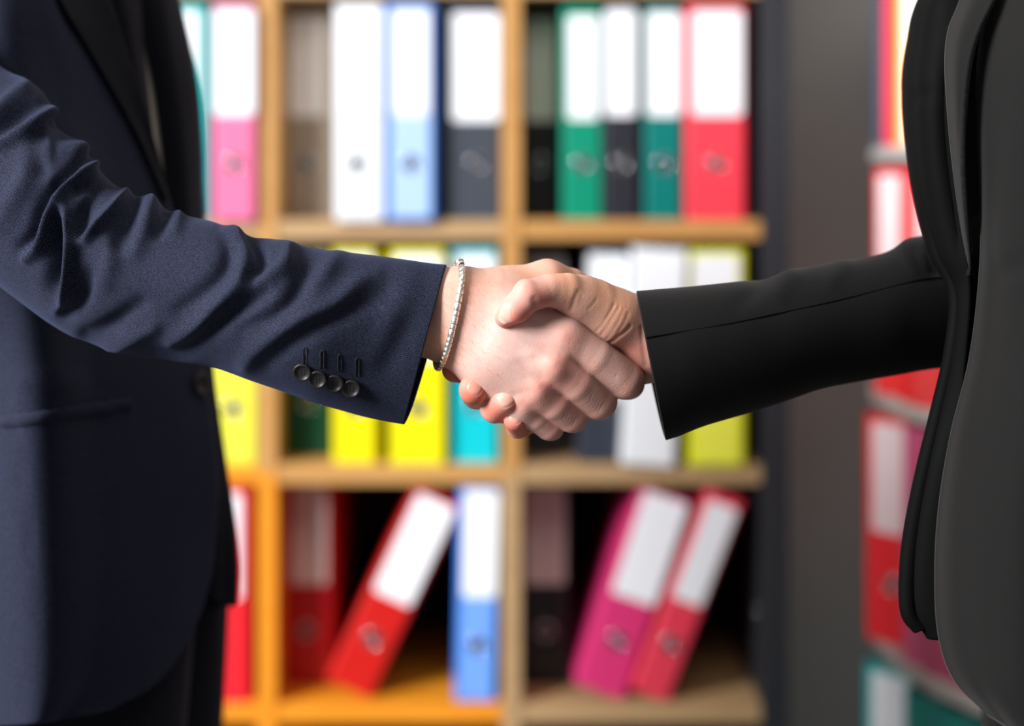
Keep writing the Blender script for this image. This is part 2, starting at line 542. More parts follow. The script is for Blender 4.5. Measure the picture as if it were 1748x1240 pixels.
# middle row
put_binder('pale yellow binder beside the navy jacket front, middle shelf', 356, 438, 2, (236, 232, 70), 0.0, lab=WIDE, group=G)
put_binder('dark bottle-green binder under the navy sleeve buttons, middle shelf', 487, 565, 2, (0, 66, 44), 0.06, group=G)
put_binder('narrow yellow binder below the navy cuff, middle shelf', 569, 642, 2, (240, 226, 0), 0.012, group=G)
put_binder('wide bright yellow binder right of the navy cuff, middle shelf', 666, 760, 2, (244, 232, 0), 0.004, group=G)
put_binder('cyan binder below the clasped hands, middle shelf left of middle divider', 768, 850, 2, (0, 196, 208), 0.022, group=G)
put_binder('black binder with dim label behind the clasped hands, middle shelf', 895, 966, 2, (34, 36, 36), 0.075, lab=(0.05, 0.95, 0.485, 0.96), paper='paper_shaded', group=G)
put_binder('navy binder leaning slightly behind the clasped hands, middle shelf', 984, 1056, 2, (52, 56, 68), 0.016, lean=3.0, lab=(0.03, 0.97, 0.30, 0.97), group=G)
put_binder('all-white leaning binder below the black cuff, middle shelf', 1060, 1152, 2, (246, 248, 250), -0.012, lean=3.4, lab=WIDE, hole=False, group=G)
put_binder('lime yellow binder at right end of middle shelf', 1176, 1272, 2, (226, 228, 20), -0.006, lab=(0.06, 0.88, 0.485, 0.975), edge=(244, 244, 80), hole=False, group=G)
# bottom row
put_binder('bright red binder beside the navy jacket hem, bottom shelf', 338, 424, 3, (240, 34, 46), 0.006, lab=(0.14, 0.86, 0.485, 0.975), hx=0.40, group=G)
put_binder('upright dark red binder with dim label, bottom shelf', 490, 568, 3, (176, 8, 14), 0.08, lab=(0.10, 0.88, 0.485, 0.975), paper='paper_shaded', hx=0.42, group=G)
put_binder('steeply leaning red binder with white label, bottom shelf', 541, 633, 3, (204, 26, 20), 0.02, lean=25, lab=(0.10, 0.92, 0.47, 0.975), group=G)
put_binder('blue binder beside middle divider, bottom shelf', 776, 847, 3, (54, 118, 216), 0.012, lean=1.2, lab=(0.14, 0.95, 0.485, 0.985), edge=(116, 166, 244), group=G)
put_binder('black binder with dim label right of middle divider, bottom shelf', 893, 970, 3, (24, 21, 22), 0.08, lab=(0.05, 0.92, 0.485, 0.96), paper='paper_shaded', group=G)
put_binder('wide magenta binder leaning to the right, bottom shelf', 972, 1066, 3, (222, 52, 116), 0.016, lean=18.5, h=0.311, lab=(0.10, 0.97, 0.47, 0.985), group=G)
put_binder('narrow coral binder leaning at the right, bottom shelf', 1070, 1140, 3, (236, 62, 84), 0.006, lean=21, lab=(0.10, 0.90, 0.47, 0.955), group=G)

# binder carousel ------------------------------------------------------
CR, CX, CY = 0.42, sx(1502, 1.16) + 0.42, 1.16
car = empty('binder_carousel', (CX, CY, 0))
tag(car, 'round grey rotating binder stand at the right behind the black jacket', 'carousel')
tiers = [sz(1094, CY), sz(672, CY), sz(250, CY)]
for z in [tiers[0] - 0.352] + tiers + [tiers[-1] + 0.37]:
    bm = bmesh.new()
    lathe(bm, [(CR - 0.004, z - 0.022), (CR, z - 0.018), (CR, z - 0.004), (CR - 0.004, z)], 96)
    bm_obj('round_shelf', bm, M['carousel'], car, False)
bm = bmesh.new()
lathe(bm, [(0.045, 0.0), (0.045, tiers[-1] + 0.37)], 32)
bm_obj('pole', bm, M['carousel'], car, True)
bm = bmesh.new()
lathe(bm, [(0.30, 0.0), (0.30, 0.02), (0.28, 0.03), (0.06, 0.038)], 64)
bm_obj('base', bm, M['carousel'], car, False)


FACE = math.radians(222)                          # all spines on the stand look the same way
PERP = Vector((math.cos(FACE + math.pi / 2), math.sin(FACE + math.pi / 2), 0))


def rim_point(px, R=0.411):
    """point of the stand's rim that shows at a pixel column"""
    best = None
    for k in range(1200):
        b = math.radians(152 + 95 * k / 1199)
        x, y = CX + R * math.cos(b), CY + R * math.sin(b)
        e = abs(874 + x * FPX / (D0 + y) - px)
        if best is None or e < best[0] - 1e-9: best = (e, x, y)
    return Vector((best[1], best[2], 0))


rowA = [((60, 62, 84), 'slim navy', None, 1502, 1515), ((226, 40, 66), 'magenta red', None, 1515, 1533), ((250, 186, 0), 'golden yellow', None, 1533, 1549), ((246, 246, 242), 'white', None, 1549, 1602), ((240, 240, 236), 'off-white', None, 1602, 1650), ((214, 40, 40), 'brick red', None, 1650, 1700)]
rowB = [((226, 40, 40), 'red', 'paper_pink', 1508, 1541), ((226, 24, 22), 'slim plain red', None, 1541, 1563), ((228, 60, 60), 'light red', 'paper_pink', 1563, 1610), ((206, 20, 24), 'crimson', None, 1610, 1660), ((220, 40, 60), 'rose red', 'paper', 1660, 1710)]
rowC = [((236, 24, 34), 'red', 'paper_pink', 1502, 1547), ((208, 88, 128), 'dusty pink', None, 1547, 1580), ((186, 72, 106), 'plum pink', None, 1580, 1628), ((200, 60, 90), 'raspberry', 'paper', 1628, 1672), ((206, 70, 100), 'rose', None, 1672, 1720)]
rowD = [((0, 176, 176), 'turquoise', 'paper', 1502, 1553), ((0, 140, 130), 'dark teal', None, 1553, 1610), ((0, 132, 122), 'sea green', None, 1610, 1660), ((0, 120, 112), 'pine teal', None, 1660, 1710), ((0, 126, 118), 'deep teal', None, 1710, 1755)]
tiers.append(tiers[0] - 0.352)
for tier, row, words in ((2, rowA, 'upper tier of the round stand'), (1, rowB, 'middle tier of the round stand'), (0, rowC, 'lower tier of the round stand'), (3, rowD, 'bottom tier of the round stand')):
    for rgb, nm, pap, e0, e1 in row:
        p0, p1 = rim_point(e0), rim_point(e1)
        w = abs((p1 - p0).dot(PERP)) - 0.0012
        b = make_binder('%s binder on the %s%s' % (nm, words, ', pale label' if pap else ''), w, rgb,
                        lab=(0.14, 0.74, 0.485, 0.97) if pap else None, paper=pap or 'paper', hole=(w > 0.045), group='ring binders on the round stand')
        c_ = (p0 + p1) / 2
        b.location = (c_.x, c_.y, tiers[tier] + 0.0004)
        b.rotation_euler = (0, 0, FACE + math.pi / 2)


# ------------------------------------------------------------------ hands: signed-distance modelling
S = D0 / FPX                                     # metres per pixel at the handshake plane


class Hand:
    """union of tapered capsules; control points are (pixel x, pixel y, depth in mm, radius in pixels)"""

    def __init__(self):
        self.palm, self.fingers, self.strokes, self.nails, self.tints = [], [], [], [], []
        self.kp, self.kf = 0.009, 0.006

    @staticmethod
    def c(p):
        return np.array(at(p[0], p[1], p[2] / 1000.0)), p[3] * (D0 + p[2] / 1000.0) / FPX

    def bone(self, *pts):
        for a, b in zip(pts[:-1], pts[1:]):
            self.palm.append((self.c(a), self.c(b)))

    def finger(self, *pts, k=None):
        self.fingers.append(([(self.c(a), self.c(b)) for a, b in zip(pts[:-1], pts[1:])], k))

    @staticmethod
    def cap(P, seg):
        (a, ra), (b, rb) = seg
        ab = b - a
        t = np.clip(((P - a) @ ab) / (ab @ ab), 0, 1)
        q = P - a - t[:, None] * ab
        return np.sqrt(np.einsum('ij,ij->i', q, q)) - (ra + (rb - ra) * t)

    @staticmethod
    def smin(a, b, k):
        h = np.maximum(k - np.abs(a - b), 0) / k
        return np.minimum(a, b) - h * h * k * 0.25

    def base(self, P):
        d = None
        for s in self.palm:
            e = self.cap(P, s)
            d = e if d is None else self.smin(d, e, self.kp)
        out = d
        for segs, k in self.fingers:
            f = None
            for s in segs:
                e = self.cap(P, s)
                f = e if f is None else self.smin(f, e, 0.0008)
            out = self.smin(out, self.smin(f, d, k or self.kf), 0.0010)
        return out

    def full(self, P):
        d = self.base(P)
        for pts, w, dep in self.strokes:
            m = np.full(len(P), 1e9)
            for a, b in zip(pts[:-1], pts[1:]):
                ab = b - a
                t = np.clip(((P - a) @ ab) / (ab @ ab + 1e-12), 0, 1)
                q = P - a - t[:, None] * ab
                m = np.minimum(m, np.einsum('ij,ij->i', q, q))
            d = d + dep * np.exp(-m / (w * w))
        for c, u, v, n, a, b in self.nails:
            q = P - c
            du, dv, dn = q @ u / a, q @ v / b, q @ n
            rr = (np.abs(du) ** 3 + np.abs(dv) ** 3) ** (1 / 3)
            near = np.exp(-(dn / 0.006) ** 2)
            d = d + near * (0.00038 * np.exp(-((rr - 1.0) / 0.10) ** 2) + 0.00018 * np.exp(-(rr / 0.8) ** 4))
        return d

    def grad(self, P, f, e=2e-4):
        g = np.empty_like(P)
        for i in range(3):
            o = np.zeros(3); o[i] = e
            g[:, i] = (f(P + o) - f(P - o)) / (2 * e)
        return g

    def surf(self, px, py, y0=-0.075, y1=0.06, n=400):
        """first hit of this hand on the ray through a pixel"""
        ys = np.linspace(y0, y1, n)
        P = np.array([np.array(at(px, py, y)) for y in ys])
        v = self.base(P)
        i = np.argmax(v < 0) if (v < 0).any() else int(np.argmin(v))
        return P[i]

    def stroke(self, pts, w_mm, dep_mm):
        self.strokes.append(([self.surf(*p) for p in pts], w_mm / 1000, dep_mm / 1000))

    def nail(self, px, py, axis, normal, a_mm, b_mm, col):
        c = self.surf(px, py)
        n = np.array(normal, float); n /= np.linalg.norm(n)
        u = np.array(axis, float); u -= n * (u @ n); u /= np.linalg.norm(u)
        self.nails.append((c, u, np.cross(n, u), n, a_mm / 1000, b_mm / 1000))
        self.tints.append(('nail', len(self.nails) - 1, col))

    def tint(self, px, py, r_mm, col, amt):
        self.tints.append(('blob', self.surf(px, py), r_mm / 1000, np.array(col[:3]), amt))

    def build(self, name, lo, hi, h, mat, parent, base_col):
        lo, hi = np.array(lo), np.array(hi)
        H = 0.004
        n = np.ceil((hi - lo) / H).astype(int) + 1
        ax = [lo[i] + H * np.arange(n[i]) for i in range(3)]
        Pc = np.stack(np.meshgrid(*ax, indexing='ij'), -1).reshape(-1, 3)
        vc = self.base(Pc).reshape(n)
        k = int(round(H / h))
        nf = (n - 1) * k + 1
        idx = [np.minimum((np.arange(nf[i]) + k // 2) // k, n[i] - 1) for i in range(3)]
        val = vc[np.ix_(*idx)]
        near = np.abs(val) < 0.0065
        axf = [lo[i] + H / k * np.arange(nf[i]) for i in range(3)]
        I = np.argwhere(near)
        P = np.stack([axf[j][I[:, j]] for j in range(3)], -1)
        out = np.empty(len(P))
        for s in range(0, len(P), 60000):
            out[s:s + 60000] = self.base(P[s:s + 60000])
        val[near] = out
        V, F = surface_nets(val, lo, H / k)
        # project on the detailed surface
        for it in range(3):
            d = np.empty(len(V)); g = np.empty_like(V)
            for s in range(0, len(V), 40000):
                d[s:s + 40000] = self.full(V[s:s + 40000])
                g[s:s + 40000] = self.grad(V[s:s + 40000], self.base)
            g /= np.maximum(np.linalg.norm(g, axis=1, keepdims=True), 1e-6)
            V = V - g * np.clip(d, -0.001, 0.001)[:, None] * 0.9
            if it == 0: V = relax(V, F, 1, 0.5)
        o = mesh_obj(name, V, F, mat, parent)
        colr = np.ones((len(V), 4)); colr[:, :3] = base_col[:3]
        for t in self.tints:
            if t[0] == 'blob':
                q = V - t[1]
                wgt = t[4] * np.exp(-np.einsum('ij,ij->i', q, q) / t[2] ** 2)
                colr[:, :3] += (t[3] - colr[:, :3]) * wgt[:, None]
        for t in self.tints:
            if t[0] == 'nail':
                c, u, v, nn, a, b = self.nails[t[1]]
                q = V - c
                rr = (np.abs(q @ u / a) ** 3 + np.abs(q @ v / b) ** 3) ** (1 / 3)
                wgt = np.clip((1.0 - rr) / 0.12, 0, 1) * (np.abs(q @ nn) < 0.005)
                tipw = np.clip((q @ u / a - 0.72) / 0.12, 0, 1)
                cc = np.array(t[2][:3])[None] * (1 - tipw[:, None]) + np.array(lin(250, 226, 210)[:3])[None] * tipw[:, None]
                colr[:, :3] += (cc - colr[:, :3]) * wgt[:, None]
                colr[:, 3] = np.minimum(colr[:, 3], 1 - wgt)
        ca = o.data.color_attributes.new('tint', 'FLOAT_COLOR', 'POINT')
        ca.data.foreach_set('color', colr.astype(np.float32).ravel())
        return o, V


def relax(V, F, it, lam):
    F = np.asarray(F)
    a = np.concatenate([F[:, 0], F[:, 1], F[:, 2], F[:, 3]])
    b = np.concatenate([F[:, 1], F[:, 2], F[:, 3], F[:, 0]])
    for _ in range(it):
        s = np.zeros_like(V); c = np.zeros(len(V))
        np.add.at(s, a, V[b]); np.add.at(c, a, 1)
        V = V * (1 - lam) + lam * s / c[:, None]
    return V


def surface_nets(val, lo, h):
    ins = val < 0
    nx, ny, nz = val.shape
    cx, cy, cz = nx - 1, ny - 1, nz - 1
    acc = np.zeros((cx, cy, cz, 3)); cnt = np.zeros((cx, cy, cz))
    quads = []
    cid = np.full((cx, cy, cz), -1, dtype=np.int64)
    cross = []
    for axis in range(3):
        sl0 = [slice(None)] * 3; sl1 = [slice(None)] * 3
        sl0[axis] = slice(0, -1); sl1[axis] = slice(1, None)
        a, b = val[tuple(sl0)], val[tuple(sl1)]
        E = np.argwhere((a < 0) != (b < 0))
        va, vb = a[tuple(E.T)], b[tuple(E.T)]
        t = va / (va - vb)
        P = E.astype(float); P[:, axis] += t
        o1, o2 = [i for i in range(3) if i != axis]
        for d1 in (-1, 0):
            for d2 in (-1, 0):
                C = E.copy(); C[:, o1] += d1; C[:, o2] += d2
                ok = (C >= 0).all(1) & (C < np.array([cx, cy, cz])).all(1)
                np.add.at(acc, tuple(C[ok].T), P[ok]); np.add.at(cnt, tuple(C[ok].T), 1)
        cross.append((axis, o1, o2, E, va < 0))
    m = cnt > 0
    cid[m] = np.arange(m.sum())
    V = lo + h * (acc[m] / cnt[m][:, None])
    for axis, o1, o2, E, inside in cross:
        ok = (E[:, o1] > 0) & (E[:, o2] > 0) & (E[:, o1] < [cx, cy, cz][o1]) & (E[:, o2] < [cx, cy, cz][o2])
        E, s = E[ok], inside[ok]
        q = []
        for d1, d2 in ((-1, -1), (0, -1), (0, 0), (-1, 0)):
            C = E.copy(); C[:, o1] += d1; C[:, o2] += d2
            q.append(cid[tuple(C.T)])
        q = np.stack(q, 1)
        flip = s if axis != 1 else ~s
        q[~flip] = q[~flip][:, ::-1]
        quads.append(q)
    return V, np.concatenate(quads)


SK = dict(base=lin(209, 168, 155), red=lin(208, 122, 102), pale=lin(226, 192, 181), tan=lin(214, 158, 124), tip=lin(214, 106, 80))

# ---- hand of the person in navy: back of the hand towards the camera
A = Hand()
A.bone((590, 520, 2, 40), (700, 503, -3, 43), (790, 509, -4, 45))
A.bone((590, 550, 2, 40), (690, 558, -3, 43), (770, 570, -3, 44))
A.bone((785, 512, -5, 46), (880, 540, -14, 42), (964, 574, -22, 34))
A.bone((785, 535, -6, 46), (870, 580, -16, 43), (944, 623, -25, 33))
A.bone((780, 560, -5, 46), (850, 610, -14, 42), (916, 663, -20, 32))
A.bone((775, 578, -3, 42), (830, 625, -8, 40), (890, 692, -12, 30))
A.bone((790, 512, 0, 46), (860, 500, 6, 38), (934, 479, 12, 33))            # thumb metacarpal
A.bone((850, 515, -2, 42), (925, 522, 0, 30))                               # web
A.finger((964, 574, -22, 34), (1015, 610, -18, 34), (1067, 649, -10, 33), (1073, 655, 20, 27), (1050, 650, 42, 22), k=0.005)
A.finger((944, 623, -25, 33), (984, 653, -19, 33.5), (1021, 684, -9, 32.5), (1026, 690, 20, 26), (1005, 685, 42, 22), k=0.0045)
A.finger((916, 663, -20, 32), (947, 686, -15, 32), (976, 708, -7, 30.5), (980, 713, 20, 25), (965, 710, 40, 21), k=0.0045)
A.finger((890, 692, -12, 29), (915, 709, -9, 27), (938, 726, -4, 26), (941, 730, 20, 22), (930, 726, 34, 19), k=0.0045)
A.finger((934, 478, 12, 32), (975, 485, 20, 27), (1006, 500, 26, 25), (1045, 530, 32, 22))
# knuckles, tendons, veins, creases
for (x, y, w, d) in ((972, 578, 8.0, -0.3), (948, 627, 6.5, -1.0), (919, 664, 6.0, -0.8), (893, 690, 6, -0.5), (1068, 652, 6, -0.5)):
    A.stroke([(x - 4, y - 3), (x + 3, y + 3)], w, d)
A.stroke([(850, 560), (900, 592), (945, 620)], 2.6, -0.5)
A.stroke([(840, 585), (885, 625), (918, 655)], 2.4, -0.45)
A.stroke([(855, 540), (910, 556), (960, 572)], 2.6, -0.4)
A.stroke([(800, 575), (835, 600), (870, 612), (905, 606)], 2.6, -0.22)
A.stroke([(915, 612), (940, 608)], 2.6, 0.25)
A.stroke([(934, 598), (952, 604)], 4.0, 0.35)
A.stroke([(905, 648), (925, 640)], 4.0, 0.35)
A.stroke([(880, 675), (902, 668)], 2.6, 0.45)
for i in range(7):
    A.stroke([(957 + 4.2 * i, 566 + 2.2 * i), (961 + 3.6 * i, 583 + 1.6 * i)], 0.45, 0.16)
for i in range(6):
    A.stroke([(1052 + 5 * i, 640 + 3.6 * i), (1044 + 5.2 * i, 657 + 3.4 * i)], 0.5, 0.24)
for i in range(5):
    A.stroke([(1010 + 4.5 * i, 676 + 3.4 * i), (1004 + 4.5 * i, 690 + 3.0 * i)], 0.5, 0.16)
    A.stroke([(966 + 4 * i, 703 + 3 * i), (961 + 4 * i, 715 + 2.8 * i)], 0.5, 0.14)
A.stroke([(928, 650), (938, 660)], 4.5, 0.55)
A.stroke([(962, 606), (972, 618)], 4.5, 0.6)
A.stroke([(900, 682), (908, 692)], 4.0, 0.45)
for (x, y, r, a) in ((972, 582, 8, .42), (953, 634, 10, .5), (925, 665, 8, .5), (903, 694, 7, .4), (1075, 660, 9, .30), (1030, 690, 9, .26), (985, 716, 9, .3), (945, 732, 9, .3), (990, 640, 12, .3), (945, 690, 10, .3)):
    A.tint(x, y, r, SK['red'], a)
for (x, y, r, a) in ((840, 600, 16, .5), (890, 610, 14, .5), (880, 575, 12, .4), (930, 560, 9, .3)):
    A.tint(x, y, r, SK['pale'], a)
for (x, y, r, a) in ((900, 465, 16, .55), (960, 465, 12, .6), (1000, 480, 10, .7), (820, 480, 14, .35), (745, 590, 14, .6), (760, 500, 14, .3)):
    A.tint(x, y, r, SK['tan'], a)

# ---- hand of the person in black: palm side towards the camera
B = Hand()
B.bone((1280, 548, 4, 58), (1150, 570, 6, 52), (1100, 572, 6, 50))
B.bone((1280, 575, 4, 55), (1150, 590, 6, 52), (1095, 590, 8, 50))
B.bone((1095, 570, 6, 52), (1000, 545, 26, 38), (935, 545, 30, 32))
B.bone((1095, 580, 10, 50), (1000, 590, 28, 38), (925, 592, 34, 32))
B.bone((1095, 592, 10, 48), (1005, 625, 28, 36), (928, 640, 34, 30))
B.bone((1095, 600, 10, 46), (1010, 650, 26, 32), (938, 680, 28, 26))
B.bone((1085, 552, 0, 46), (1040, 541, -8, 45), (992, 514, -16, 40))           # thenar
B.finger((1010, 518, -14, 40), (968, 500, -25, 32), (936, 496, -31, 27), (902, 505, -37, 27.5), (882, 526, -37, 25.5), (862, 542, -33, 18), k=0.007)
B.finger((935, 548, 32, 30), (835, 610, 30, 26), (795, 632, 18, 23), (776, 631, 8, 22))
B.finger((925, 592, 36, 30), (850, 654, 28, 27), (814, 674, 2, 25), (809, 665, -16, 26))
B.finger((928, 640, 36, 30), (886, 696, 26, 27), (845, 697, -8, 25.5), (864, 682, -19, 24))
B.finger((938, 680, 28, 26), (912, 715, 18, 22), (884, 728, -2, 20.5), (880, 716, -14, 20.5))
B.nail(861, 534, (-0.72, -0.25, -0.58), (-0.62, -0.68, 0.42), 6.2, 4.8, lin(226, 178, 162))
B.nail(810, 661, (0.35, -0.45, 0.75), (-0.10, -0.98, 0.05), 4.4, 4.4, lin(216, 150, 132))
B.nail(863, 681, (0.75, -0.35, 0.55), (-0.10, -0.97, 0.10), 5.0, 4.6, lin(224, 172, 154))
B.nail(879, 713, (0.40, -0.45, 0.8), (-0.10, -0.97, 0.08), 3.6, 3.4, lin(218, 154, 136))
# thumb joints, thenar creases, wrist creases
B.stroke([(916, 523), (912, 512)], 2.2, 0.8)
B.stroke([(889, 482), (897, 484)], 4.5, -0.9)
B.stroke([(960, 474), (972, 474)], 7, -1.2)
B.stroke([(986, 498), (980, 512), (974, 530)], 1.5, 0.4)
B.stroke([(988, 498), (993, 505)], 1.0, 0.2)
for i, (a, b) in enumerate([((1048, 520), (1018, 566)), ((1056, 524), (1026, 572)), ((1064, 528), (1036, 578)), ((1072, 536), (1043, 584))]):
    B.stroke([a, ((a[0] + b[0]) / 2 + 3 - 2 * (i % 2), (a[1] + b[1]) / 2 - 1 + i), b], 1.0 + 0.25 * (i % 2), 0.30 - 0.05 * (i % 3))
for a, b in (((1052, 525), (1024, 566)), ((1062, 530), (1032, 576))):
    B.stroke([a, b], 1.0, -0.15)
B.stroke([(1075, 558), (1055, 576), (1040, 586)], 1.2, 0.9)
B.stroke([(1096, 560), (1098, 590), (1103, 622)], 1.6, 0.45)
B.stroke([(1018, 512), (1004, 528)], 0.9, 0.18)
for (x, y, r, c_, a) in ((866, 550, 9, 'tip', .6), (890, 548, 9, 'tip', .6), (905, 540, 8, 'tip', .5), (930, 512, 9, 'tip', .45), (905, 490, 10, 'red', .3), (965, 478, 9, 'tan', .7), (975, 500, 10, 'tan', .6),
                        (1030, 500, 16, 'tan', .75), (1070, 520, 14, 'tan', .7), (1040, 550, 14, 'tan', .45), (1085, 610, 16, 'red', .5), (1060, 590, 12, 'red', .35),
                        (775, 640, 12, 'tip', .9), (800, 682, 11, 'tip', .85), (826, 660, 7, 'tip', .8), (845, 708, 10, 'tip', .7), (880, 690, 6, 'tip', .8), (870, 735, 9, 'tip', .75), (897, 722, 7, 'tip', .85), (900, 740, 8, 'tip', .7)):
    B.tint(x, y, r, SK[c_], a)

# ------------------------------------------------------------------ garments: lofts


def grid_faces(nu, nv, closed):
    F = []
    for i in range(nu - 1):
        for j in range(nv - (0 if closed else 1)):
            j2 = (j + 1) % nv
            F.append((i * nv + j, i * nv + j2, (i + 1) * nv + j2, (i + 1) * nv + j))
    return F


def grid_normals(P, closed):
    du = np.gradient(P, axis=0)
    if closed:
        dv = np.roll(P, -1, 1) - np.roll(P, 1, 1)
    else:
        dv = np.gradient(P, axis=1)
    n = np.cross(du, dv)
    return n / np.maximum(np.linalg.norm(n, axis=-1, keepdims=True), 1e-9)


def project_px(P):
    k = FPX / (D0 + P[..., 1])
    return np.stack([874 + P[..., 0] * k, HOR + (CAMZ - P[..., 2]) * k], -1)


def fold_field(Q, folds):
    """sum of soft ridges (+) and valleys (-) drawn as polylines of (x, y, height mm), width in px"""
    out = np.zeros(Q.shape[:-1])
    for pts, w in folds:
        pts = np.array(pts, float)
        pts = cr(pts, 4 * (len(pts) - 1) + 1) if len(pts) > 2 else pts
        best = np.full(out.shape, 1e9); amp = np.zeros(out.shape)
        for a, b in zip(pts[:-1], pts[1:]):
            ab = b[:2] - a[:2]
            t = np.clip(((Q - a[:2]) @ ab) / (ab @ ab + 1e-9), 0, 1)
            q = Q - a[:2] - t[..., None] * ab
            d2 = (q ** 2).sum(-1)
            m = d2 < best
            best = np.where(m, d2, best); amp = np.where(m, a[2] + (b[2] - a[2]) * t, amp)
        out += amp * np.exp(-best / (w * w))
    return out / 1000.0


def metric_uv(P, closed):
    du = np.linalg.norm(np.diff(P, axis=0), axis=-1).mean(1)
    u = np.concatenate([[0], np.cumsum(du)])
    dv = np.linalg.norm(np.diff(P, axis=1), axis=-1).mean(0)
    v = np.concatenate([[0], np.cumsum(dv)])
    U, Vv = np.meshgrid(u, v, indexing='ij')
    return np.stack([U, Vv], -1).reshape(-1, 2)


def finish_loft(name, P, closed, mat, parent, thick, flip=False):
    nu, nv = P.shape[:2]
    F = grid_faces(nu, nv, closed)
    if flip: F = [f[::-1] for f in F]
    o = mesh_obj(name, P.reshape(-1, 3), F, mat, parent, True, metric_uv(P, closed))
    if thick:
        md = o.modifiers.new('thickness', 'SOLIDIFY')
        md.thickness = thick
        md.offset = -1
        md.use_rim = True
    return o


def sleeve(name, stations, folds, mat, parent, nu=220, nv=120, thick=0.0022, extra_top=None, seam=None):
    """stations: (Tx, Ty, Bx, By, depth, depth radius, far-side shift px)"""
    st = cr(np.array(stations, float), nu)
    ph = np.linspace(0, 2 * np.pi, nv, endpoint=False)
    T, Bt = st[:, None, 0:2], st[:, None, 2:4]
    C, H = (T + Bt) / 2, (T - Bt) / 2
    co, si = np.cos(ph)[None, :, None], np.sin(ph)[None, :, None]
    q = C + H * co
    far = np.maximum(-si[..., 0], 0) + 0 * q[..., 0]
    q[..., 0] += st[:, None, 6] * far
    dep = st[:, None, 4] - st[:, None, 5] * si[..., 0]
    P = at_np(np.concatenate([q, dep[..., None]], -1))
    n = grid_normals(P, True)
    cen = P.mean(1, keepdims=True)
    if ((P - cen) * n).sum() < 0: n = -n
    Q = project_px(P)
    wgt = np.clip((si[..., 0] + 0.25) / 0.5, 0, 1)
    disp = fold_field(Q, folds) * wgt
    P = P + n * disp[..., None]
    o = finish_loft(name, P, True, mat, parent, thick)
    # make the faces point outwards
    me = o.data
    if (np.array(me.polygons[nu // 2 * nv].normal) @ n[nu // 2, 0]) < 0:
        me.flip_normals()
    return o, P, n, Q


def panel(name, rows, mat, parent, thick=0.003, nu=90, nv=70, folds=None, face=(0, -1, 0)):
    """rows of (px, py, depth m) control points"""
    R = np.array(rows, float)
    g = cr(R, nu)
    g = np.swapaxes(cr(np.swapaxes(g, 0, 1), nv), 0, 1)
    P = at_np(g)
    n = grid_normals(P, False)
    mid = n[nu // 2, nv // 2]
    if n.reshape(-1, 3).mean(0) @ np.array(face) < 0: n = -n
    if folds:
        P = P + n * fold_field(project_px(P), folds)[..., None]
    o = finish_loft(name, P, False, mat, parent, thick)
    me = o.data
    f = me.polygons[(nu // 2) * (nv - 1) + nv // 2].normal
    if np.array(f) @ n[nu // 2, nv // 2] < 0:
        me.flip_normals()
    return o, P, n


def surf_lookup(P, n, px, py):
    Q = project_px(P)
    d = ((Q - np.array([px, py])) ** 2).sum(-1) + 1e6 * (n[..., 1] > 0.1)
    i = np.unravel_index(np.argmin(d), d.shape)
    return Vector(P[i]), Vector(n[i])


# ================================================================== person in navy
pa = empty('person', (sx(60, 0.2), 0.22, 0))
tag(pa, 'person in navy suit, white shirt and dark tie, reaching out from the left', 'person')


def reparent(o, parent):
    o.parent = parent
    o.matrix_parent_inverse = Matrix.Translation(-parent.location) if parent.type == 'EMPTY' else Matrix.Identity(4)
    return o


def under(o, root, part_=None):
    """root is the thing's Empty; part_ is a mesh part that itself carries the inverse"""
    if part_ is None:
        o.parent = root
        o.matrix_parent_inverse = Matrix.Translation(-Vector(root.location))
    else:
        o.parent = part_
        o.matrix_parent_inverse = Matrix.Identity(4)
    return o


ob, VA = A.build('body', at(640, 420, -0.05) - Vector((0, 0, 0.17)), at(1125, 420, 0.055) + Vector((0, 0, 0.02)), 0.0008, M['skin_a'], None, SK['base'])
tag(ob, 'bare right hand and wrist, back of the hand in view')
under(ob, pa)

near_rows = []
for y, c in ((-260, [(-420, .36), (-330, .24), (-200, .17), (-80, .14), (0, .15), (50, .17), (80, .20)]),
             (-130, [(-450, .36), (-350, .20), (-180, .12), (-50, .10), (40, .115), (90, .14), (125, .17)]),
             (0, [(-460, .36), (-350, .19), (-170, .105), (-20, .085), (70, .11), (125, .15), (180, .185)]),
             (120, [(-465, .36), (-350, .19), (-160, .10), (0, .083), (95, .12), (165, .165), (222, .20)]),
             (250, [(-465, .36), (-350, .19), (-160, .10), (10, .08), (115, .12), (195, .17), (262, .215)]),
             (350, [(-465, .36), (-350, .19), (-160, .10), (20, .08), (135, .125), (220, .175), (292, .225)]),
             (500, [(-465, .36), (-350, .19), (-160, .105), (30, .08), (150, .13), (250, .185), (325, .235)]),
             (650, [(-470, .36), (-350, .19), (-160, .165), (38, .082), (170, .135), (280, .195), (350, .245)]),
             (800, [(-470, .37), (-350, .20), (-160, .165), (44, .086), (180, .14), (300, .205), (371, .25)]),
             (930, [(-470, .37), (-350, .20), (-160, .165), (48, .09), (182, .143), (300, .205), (367, .252)]),
             (1010, [(-470, .37), (-350, .20), (-160, .165), (50, .092), (180, .142), (292, .20), (354, .25)])):
    near_rows.append([(x, y, d) for x, d in c])
near_rows.append([(-470, 1090, .37), (-350, 1090, .20), (-160, 1090, .165), (50, 1090, .094), (172, 1090, .14), (268, 1088, .19), (326, 1085, .235)])
near_rows.append([(-470, 1180, .37), (-350, 1180, .20), (-160, 1180, .165), (50, 1178, .096), (150, 1175, .135), (215, 1170, .165), (270, 1165, .20)])
near_rows.append([(-470, 1250, .37), (-350, 1250, .20), (-160, 1245, .165), (40, 1238, .098), (105, 1230, .12), (150, 1222, .135), (190, 1212, .16)])
